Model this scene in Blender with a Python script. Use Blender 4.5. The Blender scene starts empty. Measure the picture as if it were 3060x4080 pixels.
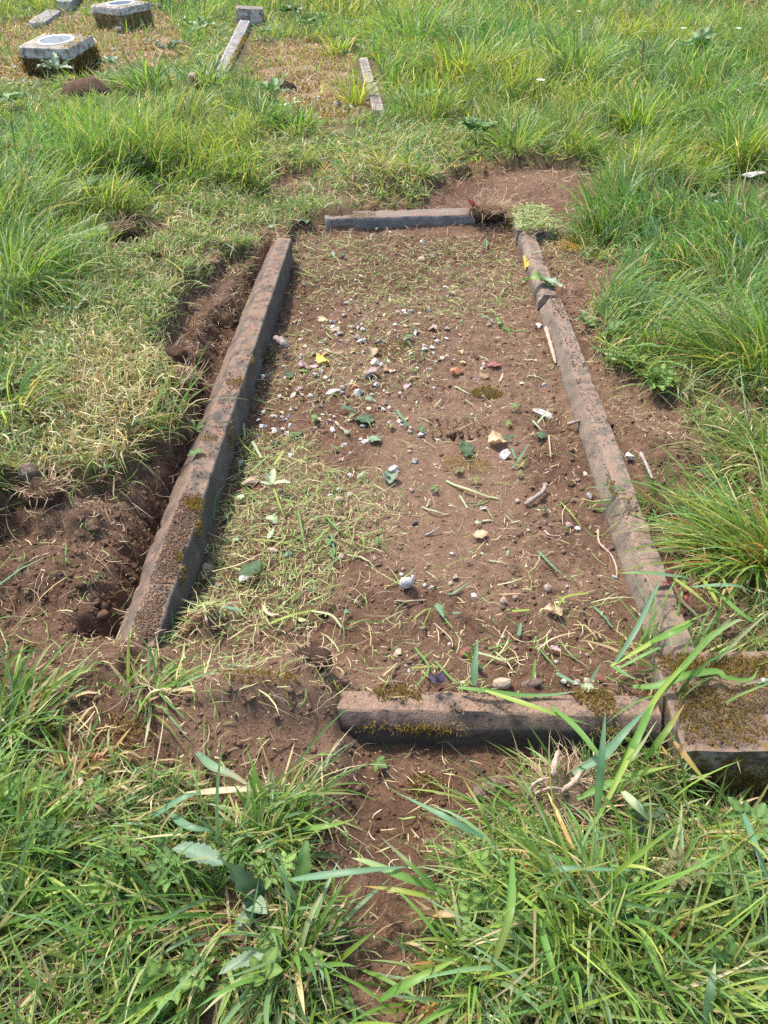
import bpy, math, random
import numpy as np

# ------------------------------------------------------------------ camera, sky, sun, exposure
sc = bpy.context.scene
cam_data = bpy.data.cameras.new('camera')
cam = bpy.data.objects.new('camera', cam_data)
sc.collection.objects.link(cam)
cam.location = (0.0, 0.0, 0.85)                      # kerb tops lie at z = 0
cam.rotation_euler = (math.radians(90 - 38.9), 0.0, math.radians(1.4))
cam_data.lens = 27.0
cam_data.sensor_width = 36.0
cam_data.sensor_fit = 'AUTO'
cam_data.clip_start = 0.02
cam_data.clip_end = 500.0
sc.camera = cam

SUN_DIR = np.array((-0.42, 0.42, 0.95)); SUN_DIR = SUN_DIR / np.linalg.norm(SUN_DIR)   # towards the sun
world = bpy.data.worlds.new('World'); sc.world = world; world.use_nodes = True
wn = world.node_tree; wn.nodes.clear()
w_out = wn.nodes.new('ShaderNodeOutputWorld'); w_bg = wn.nodes.new('ShaderNodeBackground'); w_sky = wn.nodes.new('ShaderNodeTexSky')
w_sky.sky_type = 'NISHITA'; w_sky.sun_disc = False
w_sky.sun_elevation = math.asin(SUN_DIR[2]); w_sky.sun_rotation = math.atan2(SUN_DIR[0], SUN_DIR[1])
w_sky.air_density = 1.0; w_sky.dust_density = 2.5; w_sky.ozone_density = 1.0
w_bg.inputs['Strength'].default_value = 0.15
wn.links.new(w_sky.outputs['Color'], w_bg.inputs['Color']); wn.links.new(w_bg.outputs['Background'], w_out.inputs['Surface'])
sun_data = bpy.data.lights.new('sun', 'SUN'); sun_data.energy = 2.4; sun_data.angle = math.radians(4.0); sun_data.color = (1.0, 0.95, 0.88)
sun = bpy.data.objects.new('sun', sun_data); sc.collection.objects.link(sun)
from mathutils import Vector, Matrix, Euler
sun.rotation_euler = Vector(SUN_DIR).to_track_quat('Z', 'Y').to_euler()
sun.location = (-2.0, 2.0, 5.0)
sc.view_settings.view_transform = 'Standard'; sc.view_settings.look = 'None'; sc.view_settings.gamma = 1.0
sc.view_settings.exposure = 1.5
sc.view_settings.use_curve_mapping = False
sc.render.engine = 'CYCLES'
sc.cycles.max_bounces = 6; sc.cycles.diffuse_bounces = 3; sc.cycles.glossy_bounces = 2; sc.cycles.transmission_bounces = 4
sc.cycles.use_denoising = False

rng = np.random.default_rng(7)
random.seed(7)
COL = sc.collection

# ------------------------------------------------------------------ helpers
def hash2(ix, iy, seed):
    h = (ix.astype(np.int64) * 374761393 + iy.astype(np.int64) * 668265263 + seed * 1442695041) & 0xFFFFFFFF
    h = ((h ^ (h >> 13)) * 1274126177) & 0xFFFFFFFF
    h = (h ^ (h >> 16)) & 0xFFFFFFFF
    h = (h * 2246822519) & 0xFFFFFFFF
    return ((h ^ (h >> 15)) & 0xFFFFFF) / float(0xFFFFFF)

def vnoise(x, y, seed=0):
    x = np.asarray(x, float); y = np.asarray(y, float)
    ix = np.floor(x).astype(np.int64); iy = np.floor(y).astype(np.int64)
    fx = x - ix; fy = y - iy
    fx = fx * fx * fx * (fx * (fx * 6 - 15) + 10); fy = fy * fy * fy * (fy * (fy * 6 - 15) + 10)
    a = hash2(ix, iy, seed); b = hash2(ix + 1, iy, seed); c = hash2(ix, iy + 1, seed); d = hash2(ix + 1, iy + 1, seed)
    return (a * (1 - fx) + b * fx) * (1 - fy) + (c * (1 - fx) + d * fx) * fy

def fbm(x, y, seed=0, octaves=4, gain=0.5):
    s = 0.0; amp = 1.0; tot = 0.0
    for o in range(octaves):
        s = s + amp * vnoise(x * 2 ** o + 17.3 * o, y * 2 ** o - 9.1 * o, seed + o); tot += amp; amp *= gain
    return s / tot

def sstep(a, b, x):
    t = np.clip((x - a) / (b - a), 0, 1); return t * t * (3 - 2 * t)

def poly_sd(px, py, poly):
    """signed distance to a polygon, negative inside"""
    d2 = np.full(px.shape, 1e9); inside = np.zeros(px.shape, bool)
    n = len(poly)
    for i in range(n):
        ax, ay = poly[i]; bx, by = poly[(i + 1) % n]
        ex, ey = bx - ax, by - ay; wx = px - ax; wy = py - ay
        t = np.clip((wx * ex + wy * ey) / max(ex * ex + ey * ey, 1e-12), 0, 1)
        dx = wx - ex * t; dy = wy - ey * t
        d2 = np.minimum(d2, dx * dx + dy * dy)
        c = ((ay > py) != (by > py))
        with np.errstate(divide='ignore', invalid='ignore'):
            xi = (bx - ax) * (py - ay) / (by - ay if by != ay else 1e-12) + ax
        inside ^= (c & (px < xi))
    d = np.sqrt(d2); return np.where(inside, -d, d)

def mesh_np(name, verts, faces, colors=None, smooth=True):
    verts = np.ascontiguousarray(verts, dtype=np.float32); faces = np.ascontiguousarray(faces, dtype=np.int32)
    me = bpy.data.meshes.new(name); k = faces.shape[1]; nf = len(faces)
    me.vertices.add(len(verts)); me.vertices.foreach_set('co', verts.ravel())
    me.loops.add(nf * k); me.loops.foreach_set('vertex_index', faces.ravel())
    me.polygons.add(nf); me.polygons.foreach_set('loop_start', np.arange(0, nf * k, k, dtype=np.int32))
    if smooth: me.polygons.foreach_set('use_smooth', np.ones(nf, bool))
    me.update(calc_edges=True)
    if colors is not None: set_col(me, colors)
    return me

def set_col(me, colors):
    at = me.color_attributes.new('col', 'FLOAT_COLOR', 'POINT')
    c = np.ones((len(me.vertices), 4), np.float32); c[:, :3] = colors
    at.data.foreach_set('color', c.ravel())

def link(name, me, mat=None, parent=None, loc=None, rot=None, scale=None, color=None):
    o = bpy.data.objects.new(name, me); COL.objects.link(o)
    if mat is not None and me is not None and len(me.materials) == 0: me.materials.append(mat)
    if parent is not None: o.parent = parent
    if loc is not None: o.location = loc
    if rot is not None: o.rotation_euler = rot
    if scale is not None: o.scale = (scale,) * 3 if not hasattr(scale, '__len__') else scale
    if color is not None: o.color = (*color, 1.0)
    return o

def tag(o, label=None, cat=None, group=None, kind=None):
    if label: o['label'] = label
    if cat: o['category'] = cat
    if group: o['group'] = group
    if kind: o['kind'] = kind
    return o

def empty(name, loc, rz=0.0):
    o = bpy.data.objects.new(name, None); COL.objects.link(o); o.location = loc; o.rotation_euler = (0, 0, rz); o.empty_display_size = 0.05
    return o

# ------------------------------------------------------------------ materials
def new_mat(name):
    m = bpy.data.materials.new(name); m.use_nodes = True; nt = m.node_tree; nt.nodes.clear()
    out = nt.nodes.new('ShaderNodeOutputMaterial'); p = nt.nodes.new('ShaderNodeBsdfPrincipled')
    nt.links.new(p.outputs[0], out.inputs[0]); return m, nt, p, out

def N(nt, t, **kw):
    n = nt.nodes.new(t)
    for k, v in kw.items():
        if k in n.inputs: n.inputs[k].default_value = v
        else: setattr(n, k, v)
    return n

def noise_node(nt, vec, scale, detail=4.0, rough=0.6):
    n = N(nt, 'ShaderNodeTexNoise'); n.inputs['Scale'].default_value = scale; n.inputs['Detail'].default_value = detail; n.inputs['Roughness'].default_value = rough
    if vec is not None: nt.links.new(vec, n.inputs['Vector'])
    return n

def ramp(nt, fac, stops):
    r = N(nt, 'ShaderNodeValToRGB'); e = r.color_ramp.elements
    while len(e) < len(stops): e.new(0.5)
    for i, (p, c) in enumerate(stops): e[i].position = p; e[i].color = (*c, 1) if len(c) == 3 else c
    nt.links.new(fac, r.inputs[0]); return r

def mixc(nt, fac, a, b, mode='MIX'):
    m = N(nt, 'ShaderNodeMix', data_type='RGBA', blend_type=mode)
    for s, v in ((0, fac), (6, a), (7, b)):
        if hasattr(v, 'is_linked'): nt.links.new(v, m.inputs[s])
        elif s == 0: m.inputs[0].default_value = v
        else: m.inputs[s].default_value = (*v, 1)
    return m.outputs[2]

def make_soil():
    m, nt, p, out = new_mat('soil')
    at = N(nt, 'ShaderNodeAttribute', attribute_name='col'); tc = N(nt, 'ShaderNodeTexCoord')
    v = tc.outputs['Object']
    n1 = noise_node(nt, v, 260, 5, 0.7); n2 = noise_node(nt, v, 45, 4, 0.6); n3 = noise_node(nt, v, 900, 2, 0.6)
    r1 = ramp(nt, n1.outputs['Fac'], [(0.28, (0.62, 0.60, 0.58)), (0.72, (1.35, 1.34, 1.32))])
    r2 = ramp(nt, n2.outputs['Fac'], [(0.3, (0.8, 0.78, 0.76)), (0.7, (1.2, 1.2, 1.2))])
    r3 = ramp(nt, n3.outputs['Fac'], [(0.66, (1, 1, 1)), (0.76, (1.55, 1.5, 1.42))])
    c = mixc(nt, 1.0, at.outputs['Color'], r1.outputs[0], 'MULTIPLY'); c = mixc(nt, 1.0, c, r2.outputs[0], 'MULTIPLY'); c = mixc(nt, 1.0, c, r3.outputs[0], 'MULTIPLY')
    nt.links.new(c, p.inputs['Base Color']); p.inputs['Roughness'].default_value = 0.95; p.inputs['Specular IOR Level'].default_value = 0.15
    add = N(nt, 'ShaderNodeMath', operation='ADD'); nt.links.new(n1.outputs['Fac'], add.inputs[0]); nt.links.new(n3.outputs['Fac'], add.inputs[1])
    b = N(nt, 'ShaderNodeBump'); b.inputs['Strength'].default_value = 1.0; b.inputs['Distance'].default_value = 0.0055
    nt.links.new(add.outputs[0], b.inputs['Height']); nt.links.new(b.outputs[0], p.inputs['Normal'])
    return m

def make_blade(name='grass', rough=0.45, trans=0.45, spec=0.35):
    m, nt, p, out = new_mat(name)
    at = N(nt, 'ShaderNodeAttribute', attribute_name='col')
    nt.links.new(at.outputs['Color'], p.inputs['Base Color']); p.inputs['Roughness'].default_value = rough; p.inputs['Specular IOR Level'].default_value = spec
    tr = N(nt, 'ShaderNodeBsdfTranslucent'); tcol = mixc(nt, 1.0, at.outputs['Color'], (1.25, 1.2, 0.7), 'MULTIPLY'); nt.links.new(tcol, tr.inputs['Color'])
    mx = N(nt, 'ShaderNodeMixShader'); mx.inputs[0].default_value = trans
    nt.links.new(p.outputs[0], mx.inputs[1]); nt.links.new(tr.outputs[0], mx.inputs[2]); nt.links.new(mx.outputs[0], out.inputs[0])
    return m

def make_leaf(name='leaf', rough=0.5):
    """colour of the object, paler vein structure and blotches"""
    m, nt, p, out = new_mat(name)
    oi = N(nt, 'ShaderNodeObjectInfo'); tc = N(nt, 'ShaderNodeTexCoord'); at = N(nt, 'ShaderNodeAttribute', attribute_name='col')
    n = noise_node(nt, tc.outputs['Object'], 120, 4, 0.6)
    r = ramp(nt, n.outputs['Fac'], [(0.3, (0.72, 0.74, 0.7)), (0.7, (1.3, 1.25, 1.25))])
    c = mixc(nt, 1.0, oi.outputs['Color'], r.outputs[0], 'MULTIPLY'); c = mixc(nt, 1.0, c, at.outputs['Color'], 'MULTIPLY')
    nt.links.new(c, p.inputs['Base Color']); p.inputs['Roughness'].default_value = rough; p.inputs['Specular IOR Level'].default_value = 0.4
    b = N(nt, 'ShaderNodeBump'); b.inputs['Strength'].default_value = 0.4; b.inputs['Distance'].default_value = 0.002
    nt.links.new(n.outputs['Fac'], b.inputs['Height']); nt.links.new(b.outputs[0], p.inputs['Normal'])
    tr = N(nt, 'ShaderNodeBsdfTranslucent'); nt.links.new(c, tr.inputs['Color'])
    mx = N(nt, 'ShaderNodeMixShader'); mx.inputs[0].default_value = 0.25
    nt.links.new(p.outputs[0], mx.inputs[1]); nt.links.new(tr.outputs[0], mx.inputs[2]); nt.links.new(mx.outputs[0], out.inputs[0])
    return m

def make_stone(name='pebble_stone'):
    m, nt, p, out = new_mat(name)
    oi = N(nt, 'ShaderNodeObjectInfo'); tc = N(nt, 'ShaderNodeTexCoord')
    mp = N(nt, 'ShaderNodeVectorMath', operation='ADD'); nt.links.new(tc.outputs['Object'], mp.inputs[0])
    loc = N(nt, 'ShaderNodeVectorMath', operation='SCALE'); nt.links.new(oi.outputs['Location'], loc.inputs[0]); loc.inputs['Scale'].default_value = 37.0
    nt.links.new(loc.outputs[0], mp.inputs[1])
    n1 = noise_node(nt, mp.outputs[0], 3.0, 5, 0.65); n2 = noise_node(nt, mp.outputs[0], 9.0, 4, 0.7)
    r1 = ramp(nt, n1.outputs['Fac'], [(0.30, (0.6, 0.58, 0.55)), (0.62, (1.15, 1.15, 1.15))])
    c = mixc(nt, 1.0, oi.outputs['Color'], r1.outputs[0], 'MULTIPLY')
    r2 = ramp(nt, n2.outputs['Fac'], [(0.53, (0, 0, 0)), (0.68, (1, 1, 1))])
    c = mixc(nt, r2.outputs[0], c, (0.17, 0.115, 0.082))            # soil smeared on the stone
    nt.links.new(c, p.inputs['Base Color']); p.inputs['Roughness'].default_value = 0.85; p.inputs['Specular IOR Level'].default_value = 0.25
    b = N(nt, 'ShaderNodeBump'); b.inputs['Strength'].default_value = 0.5; b.inputs['Distance'].default_value = 0.06
    nt.links.new(n2.outputs['Fac'], b.inputs['Height']); nt.links.new(b.outputs[0], p.inputs['Normal'])
    return m

def make_kerbstone(name, base_a, base_b, soil_amt=0.5, lichen=0.0, soil_col=(0.19, 0.128, 0.092), moss=0.0, moss_col=(0.16, 0.11, 0.022)):
    """weathered cast stone; loose soil lies on faces that point up"""
    m, nt, p, out = new_mat(name)
    tc = N(nt, 'ShaderNodeTexCoord'); v = tc.outputs['Object']; geo = N(nt, 'ShaderNodeNewGeometry')
    n1 = noise_node(nt, v, 14, 6, 0.65); n2 = noise_node(nt, v, 380, 3, 0.7); n3 = noise_node(nt, v, 28, 5, 0.7); n4 = noise_node(nt, v, 70, 4, 0.65)
    c = ramp(nt, n1.outputs['Fac'], [(0.30, tuple(k * 0.75 for k in base_a)), (0.48, base_a), (0.70, base_b)]).outputs[0]
    sp = ramp(nt, n2.outputs['Fac'], [(0.3, (0.68, 0.68, 0.68)), (0.7, (1.28, 1.28, 1.28))])
    c = mixc(nt, 1.0, c, sp.outputs[0], 'MULTIPLY')
    st = ramp(nt, n4.outputs['Fac'], [(0.56, (1, 1, 1)), (0.68, (0.55, 0.52, 0.5))]); c = mixc(nt, 1.0, c, st.outputs[0], 'MULTIPLY')
    if lichen > 0:
        l = ramp(nt, n3.outputs['Fac'], [(0.70 - 0.2 * lichen, (0, 0, 0)), (0.74 - 0.2 * lichen, (1, 1, 1))]); c = mixc(nt, l.outputs[0], c, (0.55, 0.53, 0.48))
    ew = N(nt, 'ShaderNodeMapRange'); ew.inputs[1].default_value = 0.515; ew.inputs[2].default_value = 0.56; nt.links.new(geo.outputs['Pointiness'], ew.inputs[0])
    en = ramp(nt, n3.outputs['Fac'], [(0.42, (0, 0, 0)), (0.56, (1, 1, 1))]); em = N(nt, 'ShaderNodeMath', operation='MULTIPLY'); nt.links.new(ew.outputs[0], em.inputs[0]); nt.links.new(en.outputs[0], em.inputs[1])
    c = mixc(nt, em.outputs[0], c, tuple(min(0.5, k * 1.7) for k in base_b))                       # worn, paler arrises
    sx = N(nt, 'ShaderNodeSeparateXYZ'); nt.links.new(geo.outputs['True Normal'], sx.inputs[0])
    upf = N(nt, 'ShaderNodeMapRange'); upf.inputs[1].default_value = 0.25; upf.inputs[2].default_value = 0.85; nt.links.new(sx.outputs['Z'], upf.inputs[0])
    so = N(nt, 'ShaderNodeMapRange'); so.inputs[1].default_value = 0.66 - 0.36 * soil_amt; so.inputs[2].default_value = 0.74 - 0.26 * soil_amt
    nt.links.new(n3.outputs['Fac'], so.inputs[0])
    mu = N(nt, 'ShaderNodeMath', operation='MULTIPLY'); nt.links.new(upf.outputs[0], mu.inputs[0]); nt.links.new(so.outputs[0], mu.inputs[1])
    sc_ = mixc(nt, 1.0, soil_col, sp.outputs[0], 'MULTIPLY')
    c = mixc(nt, mu.outputs[0], c, sc_)
    if moss > 0:
        mo = N(nt, 'ShaderNodeMapRange'); mo.inputs[1].default_value = 0.72 - 0.4 * moss; mo.inputs[2].default_value = 0.80 - 0.4 * moss; nt.links.new(n4.outputs['Fac'], mo.inputs[0])
        c = mixc(nt, mo.outputs[0], c, moss_col)
    nt.links.new(c, p.inputs['Base Color']); p.inputs['Roughness'].default_value = 0.92; p.inputs['Specular IOR Level'].default_value = 0.2
    ad = N(nt, 'ShaderNodeMath', operation='ADD'); nt.links.new(n2.outputs['Fac'], ad.inputs[0]); nt.links.new(n4.outputs['Fac'], ad.inputs[1])
    b = N(nt, 'ShaderNodeBump'); b.inputs['Strength'].default_value = 0.6; b.inputs['Distance'].default_value = 0.0035
    nt.links.new(ad.outputs[0], b.inputs['Height']); nt.links.new(b.outputs[0], p.inputs['Normal'])
    return m

def make_plain(name, col, rough=0.8, scale=60, var=0.3):
    m, nt, p, out = new_mat(name)
    tc = N(nt, 'ShaderNodeTexCoord'); n = noise_node(nt, tc.outputs['Object'], scale, 5, 0.65)
    a = tuple(k * (1 - var) for k in col); b_ = tuple(k * (1 + var) for k in col)
    r = ramp(nt, n.outputs['Fac'], [(0.3, a), (0.7, b_)]); nt.links.new(r.outputs[0], p.inputs['Base Color']); p.inputs['Roughness'].default_value = rough
    b = N(nt, 'ShaderNodeBump'); b.inputs['Strength'].default_value = 0.5; b.inputs['Distance'].default_value = 0.003
    nt.links.new(n.outputs['Fac'], b.inputs['Height']); nt.links.new(b.outputs[0], p.inputs['Normal'])
    return m

M = dict(soil=make_soil(), grass=make_blade('grass'), dry=make_blade('straw', 0.6, 0.22, 0.2), moss=make_blade('moss', 0.8, 0.3, 0.1),
         leaf=make_leaf(), stone=make_stone(),
         kerb_left=make_kerbstone('kerb_left_stone', (0.105, 0.087, 0.07), (0.165, 0.138, 0.11), 0.66, 0.12, soil_col=(0.20, 0.126, 0.084)),
         kerb_right=make_kerbstone('kerb_right_stone', (0.13, 0.104, 0.08), (0.19, 0.154, 0.12), 0.62, 0.12, soil_col=(0.215, 0.14, 0.096)),
         kerb_front=make_kerbstone('kerb_front_stone', (0.085, 0.071, 0.06), (0.145, 0.12, 0.098), 0.88, 0.10, soil_col=(0.215, 0.14, 0.096)),
         kerb_far=make_kerbstone('kerb_far_stone', (0.17, 0.16, 0.145), (0.25, 0.235, 0.21), 0.8, 0.0),
         corner=make_kerbstone('corner_stone', (0.11, 0.092, 0.075), (0.19, 0.16, 0.13), 0.85, 0.15, moss=0.5, moss_col=(0.15, 0.095, 0.03)),
         old=make_kerbstone('old_kerb_stone', (0.20, 0.185, 0.165), (0.33, 0.31, 0.28), 0.25, 0.35, moss=0.15),
         brown_old=make_kerbstone('brown_kerb_stone', (0.18, 0.15, 0.125), (0.27, 0.235, 0.20), 0.3, 0.1),
         vase=make_kerbstone('vase_block_stone', (0.2, 0.18, 0.15), (0.42, 0.38, 0.31), 0.1, 0.2, moss=0.75, moss_col=(0.15, 0.10, 0.025)),
         vase_top=make_kerbstone('vase_top_stone', (0.22, 0.19, 0.15), (0.38, 0.33, 0.265), 0.25, 0.3, moss=0.3, moss_col=(0.26, 0.19, 0.05)),
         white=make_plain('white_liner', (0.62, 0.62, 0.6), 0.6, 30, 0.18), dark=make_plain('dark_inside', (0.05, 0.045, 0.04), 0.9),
         bark=make_plain('twig_bark', (0.26, 0.20, 0.165), 0.85, 200, 0.4), lichen=make_plain('yellow_lichen', (0.42, 0.28, 0.035), 0.9, 150, 0.35))

# ------------------------------------------------------------------ the lie of the land
XL, XR, YF, YB = -0.353, 0.378, 0.664, 2.635         # inner faces of the kerbs
def grow(start, step, ratio, end):
    out = []; x = start; s = step
    while x < end: s *= ratio; x += s; out.append(x)
    return np.array(out)
core = np.arange(-0.62, 0.6201, 0.0048)
side = grow(0.62, 0.0048, 1.055, 45.0)
xs = np.concatenate([-side[::-1], core, side])
ycore = np.arange(0.24, 1.60, 0.0048)
ys = np.concatenate([(-(grow(0, 0.01, 1.16, 12.0)) + 0.24)[::-1], ycore, grow(ycore[-1], 0.0048, 1.014, 60.0)])
GX, GY = np.meshgrid(xs, ys)

SOIL_POLY = [(-0.267,2.641), (-0.353,2.573), (-0.437,2.461), (-0.491,2.297), (-0.565,2.111), (-0.58,1.969), (-0.571,1.824), (-0.583,1.707), (-0.543,1.556), (-0.477,1.453), (-0.46,1.35), (-0.474,1.255), (-0.503,1.176), (-0.513,1.103), (-0.606,1.067), (-0.668,1.032), (-0.726,0.945), (-0.569,0.599), (-0.484,0.601), (-0.424,0.547), (-0.317,0.53), (-0.24,0.519), (-0.173,0.515), (-0.142,0.509), (-0.113,0.457), (-0.094,0.404), (-0.077,0.355), (-0.059,0.311), (-0.043,0.247), (0.02,0.249), (0.021,0.313), (0.023,0.358), (0.034,0.407), (0.026,0.433), (0.043,0.461), (0.115,0.486), (0.152,0.529), (0.278,0.564), (0.3,0.613), (0.369,0.667), (0.473,0.761), (0.507,0.846), (0.488,0.951), (0.506,1.101), (0.573,1.13), (0.61,1.282), (0.604,1.422), (0.562,1.489), (0.491,1.581), (0.496,1.771), (0.503,1.995), (0.598,2.092), (0.648,2.268), (0.534,2.322), (0.551,2.595), (0.68,2.793), (0.745,3.134), (0.583,3.245), (0.25,3.197), (0.126,2.998), (0.054,2.752), (-0.081,2.699)]
EXTRA_SOIL = [[(-0.365,0.382), (-0.309,0.391), (-0.292,0.369), (-0.308,0.345), (-0.352,0.353)], [(-0.407,0.307), (-0.351,0.321), (-0.32,0.3), (-0.325,0.275), (-0.388,0.262)],
              [(-0.288,0.305), (-0.244,0.315), (-0.231,0.294), (-0.273,0.285)], [(-0.94,2.448), (-0.856,2.494), (-0.751,2.349), (-0.774,2.197), (-0.86,2.231)], [(-0.512,3.166), (-0.388,3.201), (-0.322,3.077), (-0.435,2.985)],
              [(-1.835,4.78), (-1.726,4.848), (-1.55,4.365), (-1.644,4.286)], [(0.19,4.027), (0.303,4.068), (0.314,3.909), (0.204,3.844)], [(-0.275,0.436), (-0.231,0.454), (-0.216,0.432), (-0.261,0.42)]]
TRENCH = [(-0.386,2.358), (-0.426,2.242), (-0.464,2.1), (-0.487,1.911), (-0.489,1.747), (-0.497,1.579), (-0.445,1.435), (-0.44,1.306), (-0.445,1.208), (-0.47,1.118), (-0.461,1.024), (-0.449,0.929), (-0.457,0.853), (-0.473,0.793), (-0.409,0.766), (-0.379,0.834), (-0.378,1.052), (-0.37,1.361), (-0.356,1.857), (-0.353,2.32)]
BED2 = [(-1.105,6.395), (-0.602,6.563), (-0.364,5.727), (-0.251,4.818), (-0.163,4.018), (-0.245,3.896), (-0.37,3.848), (-0.604,4.175), (-0.795,4.678), (-0.914,4.936)]
BED3 = [(-3.422,7.189), (-3.049,7.941), (-2.278,8.298), (-1.743,7.23), (-1.388,5.702), (-1.498,5.134), (-1.809,4.983), (-2.051,4.908), (-2.416,4.765)]
DRY = [(-0.524,1.556), (-0.59,1.646), (-0.682,1.62), (-0.725,1.488), (-0.686,1.266), (-0.633,1.143), (-0.521,1.117), (-0.479,1.255), (-0.471,1.396)]
SHORT = [(-0.828,2.058), (-0.828,2.562), (-0.694,2.978), (-0.408,2.766), (-0.348,2.528), (-0.461,1.972), (-0.546,1.695), (-0.457,1.359), (-0.496,1.063), (-0.624,1.046), (-0.749,1.03), (-0.845,1.246), (-0.852,1.548), (-0.799,1.739)]
BACKSHORT = [(-0.642,3.671), (0.269,3.864), (0.441,3.464), (0.762,3.134), (0.661,2.692), (0.046,2.677), (-0.483,2.617)]

def mound(x, y, cx, cy, rx, ry, h, p=2.0):
    q = ((x - cx) / rx) ** 2 + ((y - cy) / ry) ** 2
    return h * np.exp(-q ** (p / 2))

sd_soil = poly_sd(GX, GY, SOIL_POLY)
for pl in EXTRA_SOIL: sd_soil = np.minimum(sd_soil, poly_sd(GX, GY, pl))
edge_n = (fbm(GX * 14, GY * 14, 3, 5, 0.6) - 0.5)
bare = sstep(0.57, 0.66, fbm(GX * 11, GY * 11, 4, 4)) * sstep(0.75, 0.60, GY) * 0.9                      # worn places in the near grass
MIXED = [(-0.954,2.469), (-0.733,2.758), (-0.367,2.692), (-0.343,2.484), (-0.457,2.1), (-0.554,1.939), (-0.707,2.094), (-0.818,2.16)]
bare = np.maximum(bare, sstep(0.50, 0.60, fbm(GX * 13, GY * 13, 6, 4)) * sstep(0.06, -0.05, poly_sd(GX, GY, MIXED)))
BESIDE = [(0.524,2.265), (0.697,2.128), (0.692,1.586), (0.611,1.145), (0.486,0.845), (0.412,0.733), (0.53,0.736), (0.589,0.899), (0.806,1.39), (0.828,2.131), (0.667,2.425)]
bare = np.maximum(bare, sstep(0.50, 0.62, fbm(GX * 12, GY * 12, 8, 4)) * sstep(0.06, -0.05, poly_sd(GX, GY, BESIDE)))
BACKMIX = [(-0.576,3.23), (-0.329,3.373), (0.165,3.35), (0.775,3.197), (0.708,2.694), (0.566,2.596), (0.046,2.677), (-0.483,2.617)]
bare = np.maximum(bare, sstep(0.52, 0.62, fbm(GX * 10, GY * 10, 9, 4)) * sstep(0.06, -0.05, poly_sd(GX, GY, BACKMIX)) * 0.9)
TURF = sstep(-0.012, 0.02, sd_soil + edge_n * 0.12) * (1 - bare)                                         # 1 = turf, 0 = bare soil
inplot = sstep(0.0, 0.02, GX - (XL - 0.03)) * sstep(0.0, 0.02, (XR + 0.03) - GX) * sstep(0, 0.02, GY - (YF - 0.022)) * sstep(0, 0.11, (YB + 0.075) - GY)
TURF = TURF * (1 - inplot)
sd_tr = poly_sd(GX, GY, TRENCH) + edge_n * 0.04
tr = sstep(0.035, -0.03, sd_tr)
lawn = 0.018 + 0.05 * (fbm(GX * 1.1, GY * 1.1, 11, 3) - 0.5) + 0.022 * (fbm(GX * 9, GY * 9, 12, 4) - 0.5)
lawn = lawn + 0.035 * sstep(-0.42, -0.75, GX) * sstep(0.6, 0.9, GY) * sstep(3.0, 2.0, GY)
lawn = lawn - 0.03 * sstep(0.95, 0.50, GX) * sstep(0.35, 0.45, GX) * sstep(0.55, 0.75, GY) * sstep(2.9, 2.4, GY)
lawn = lawn - 0.035 * sstep(2.2, 2.5, GY) * sstep(3.3, 2.8, GY) * sstep(-0.75, -0.45, GX) * sstep(0.6, 0.3, GX)
soil_out = -0.022 + 0.012 * (fbm(GX * 7, GY * 7, 14, 3) - 0.5)
soil_out = soil_out * (1 - tr) + (-0.088) * tr
fx = sstep(0.0, XL, GX); fy = sstep(0.72, 1.0, GY)
plot = -0.042 - 0.046 * fx * fy * sstep(2.9, 2.1, GY) + 0.020 * sstep(0.80, 0.68, GY) * sstep(-0.2, 0.0, GX) + 0.012 * (fbm(GX * 6, GY * 6, 15, 3) - 0.5)
soilz = soil_out * (1 - inplot) + plot * inplot
TZ = np.maximum(TURF, 0.75 * bare * sstep(0.0, 0.03, sd_soil + edge_n * 0.12)); HT = soilz * (1 - TZ) + lawn * TZ
# heaps of dug soil and humps
HEAPS = [(-0.177, 0.658, 0.105, 0.050, 0.062, 3.2), (-0.22, 0.597, 0.15, 0.055, 0.030, 2.6), (-0.14, 0.695, 0.05, 0.035, 0.028, 3.4), (-0.365, 0.706, 0.11, 0.055, 0.036, 2.4), (-0.425, 0.648, 0.14, 0.06, 0.03, 2.4),
         (-0.295, 0.82, 0.035, 0.03, 0.045, 2.6), (-0.622, 1.021, 0.13, 0.055, 0.055, 2.6), (-0.597, 0.892, 0.12, 0.06, 0.045, 2.6), (0.523, 1.296, 0.07, 0.08, 0.034, 2.0),
         (0.129, 0.528, 0.035, 0.02, 0.016, 3.0), (0.58, 3.099, 0.17, 0.16, 0.032, 2.0), (-0.222, 2.661, 0.09, 0.06, 0.035, 2.4), (-0.072, 2.993, 0.19, 0.16, 0.06, 2.6), (-0.06, 0.556, 0.03, 0.02, 0.014, 2.0),
         (-0.856, 2.347, 0.06, 0.07, 0.05, 2.4), (-0.492, 1.557, 0.045, 0.06, 0.05, 2.4), (-1.709, 4.594, 0.10, 0.09, 0.10, 2.4), (-0.36, 0.295, 0.05, 0.03, 0.025, 2.4),
         (0.643, 2.598, 0.12, 0.1, 0.03, 2.0), (-0.006, 0.893, 0.09, 0.04, 0.012, 2.0), (3.294, 8.613, 0.9, 0.5, 0.30, 2.4), (-0.049, 0.459, 0.07, 0.08, 0.012, 2.0), (0.364, 0.861, 0.06, 0.04, 0.012, 2.0)]
for (cx, cy, rx, ry, h, p) in HEAPS: HT = HT + mound(GX, GY, cx, cy, rx, ry, h, p)
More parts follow.
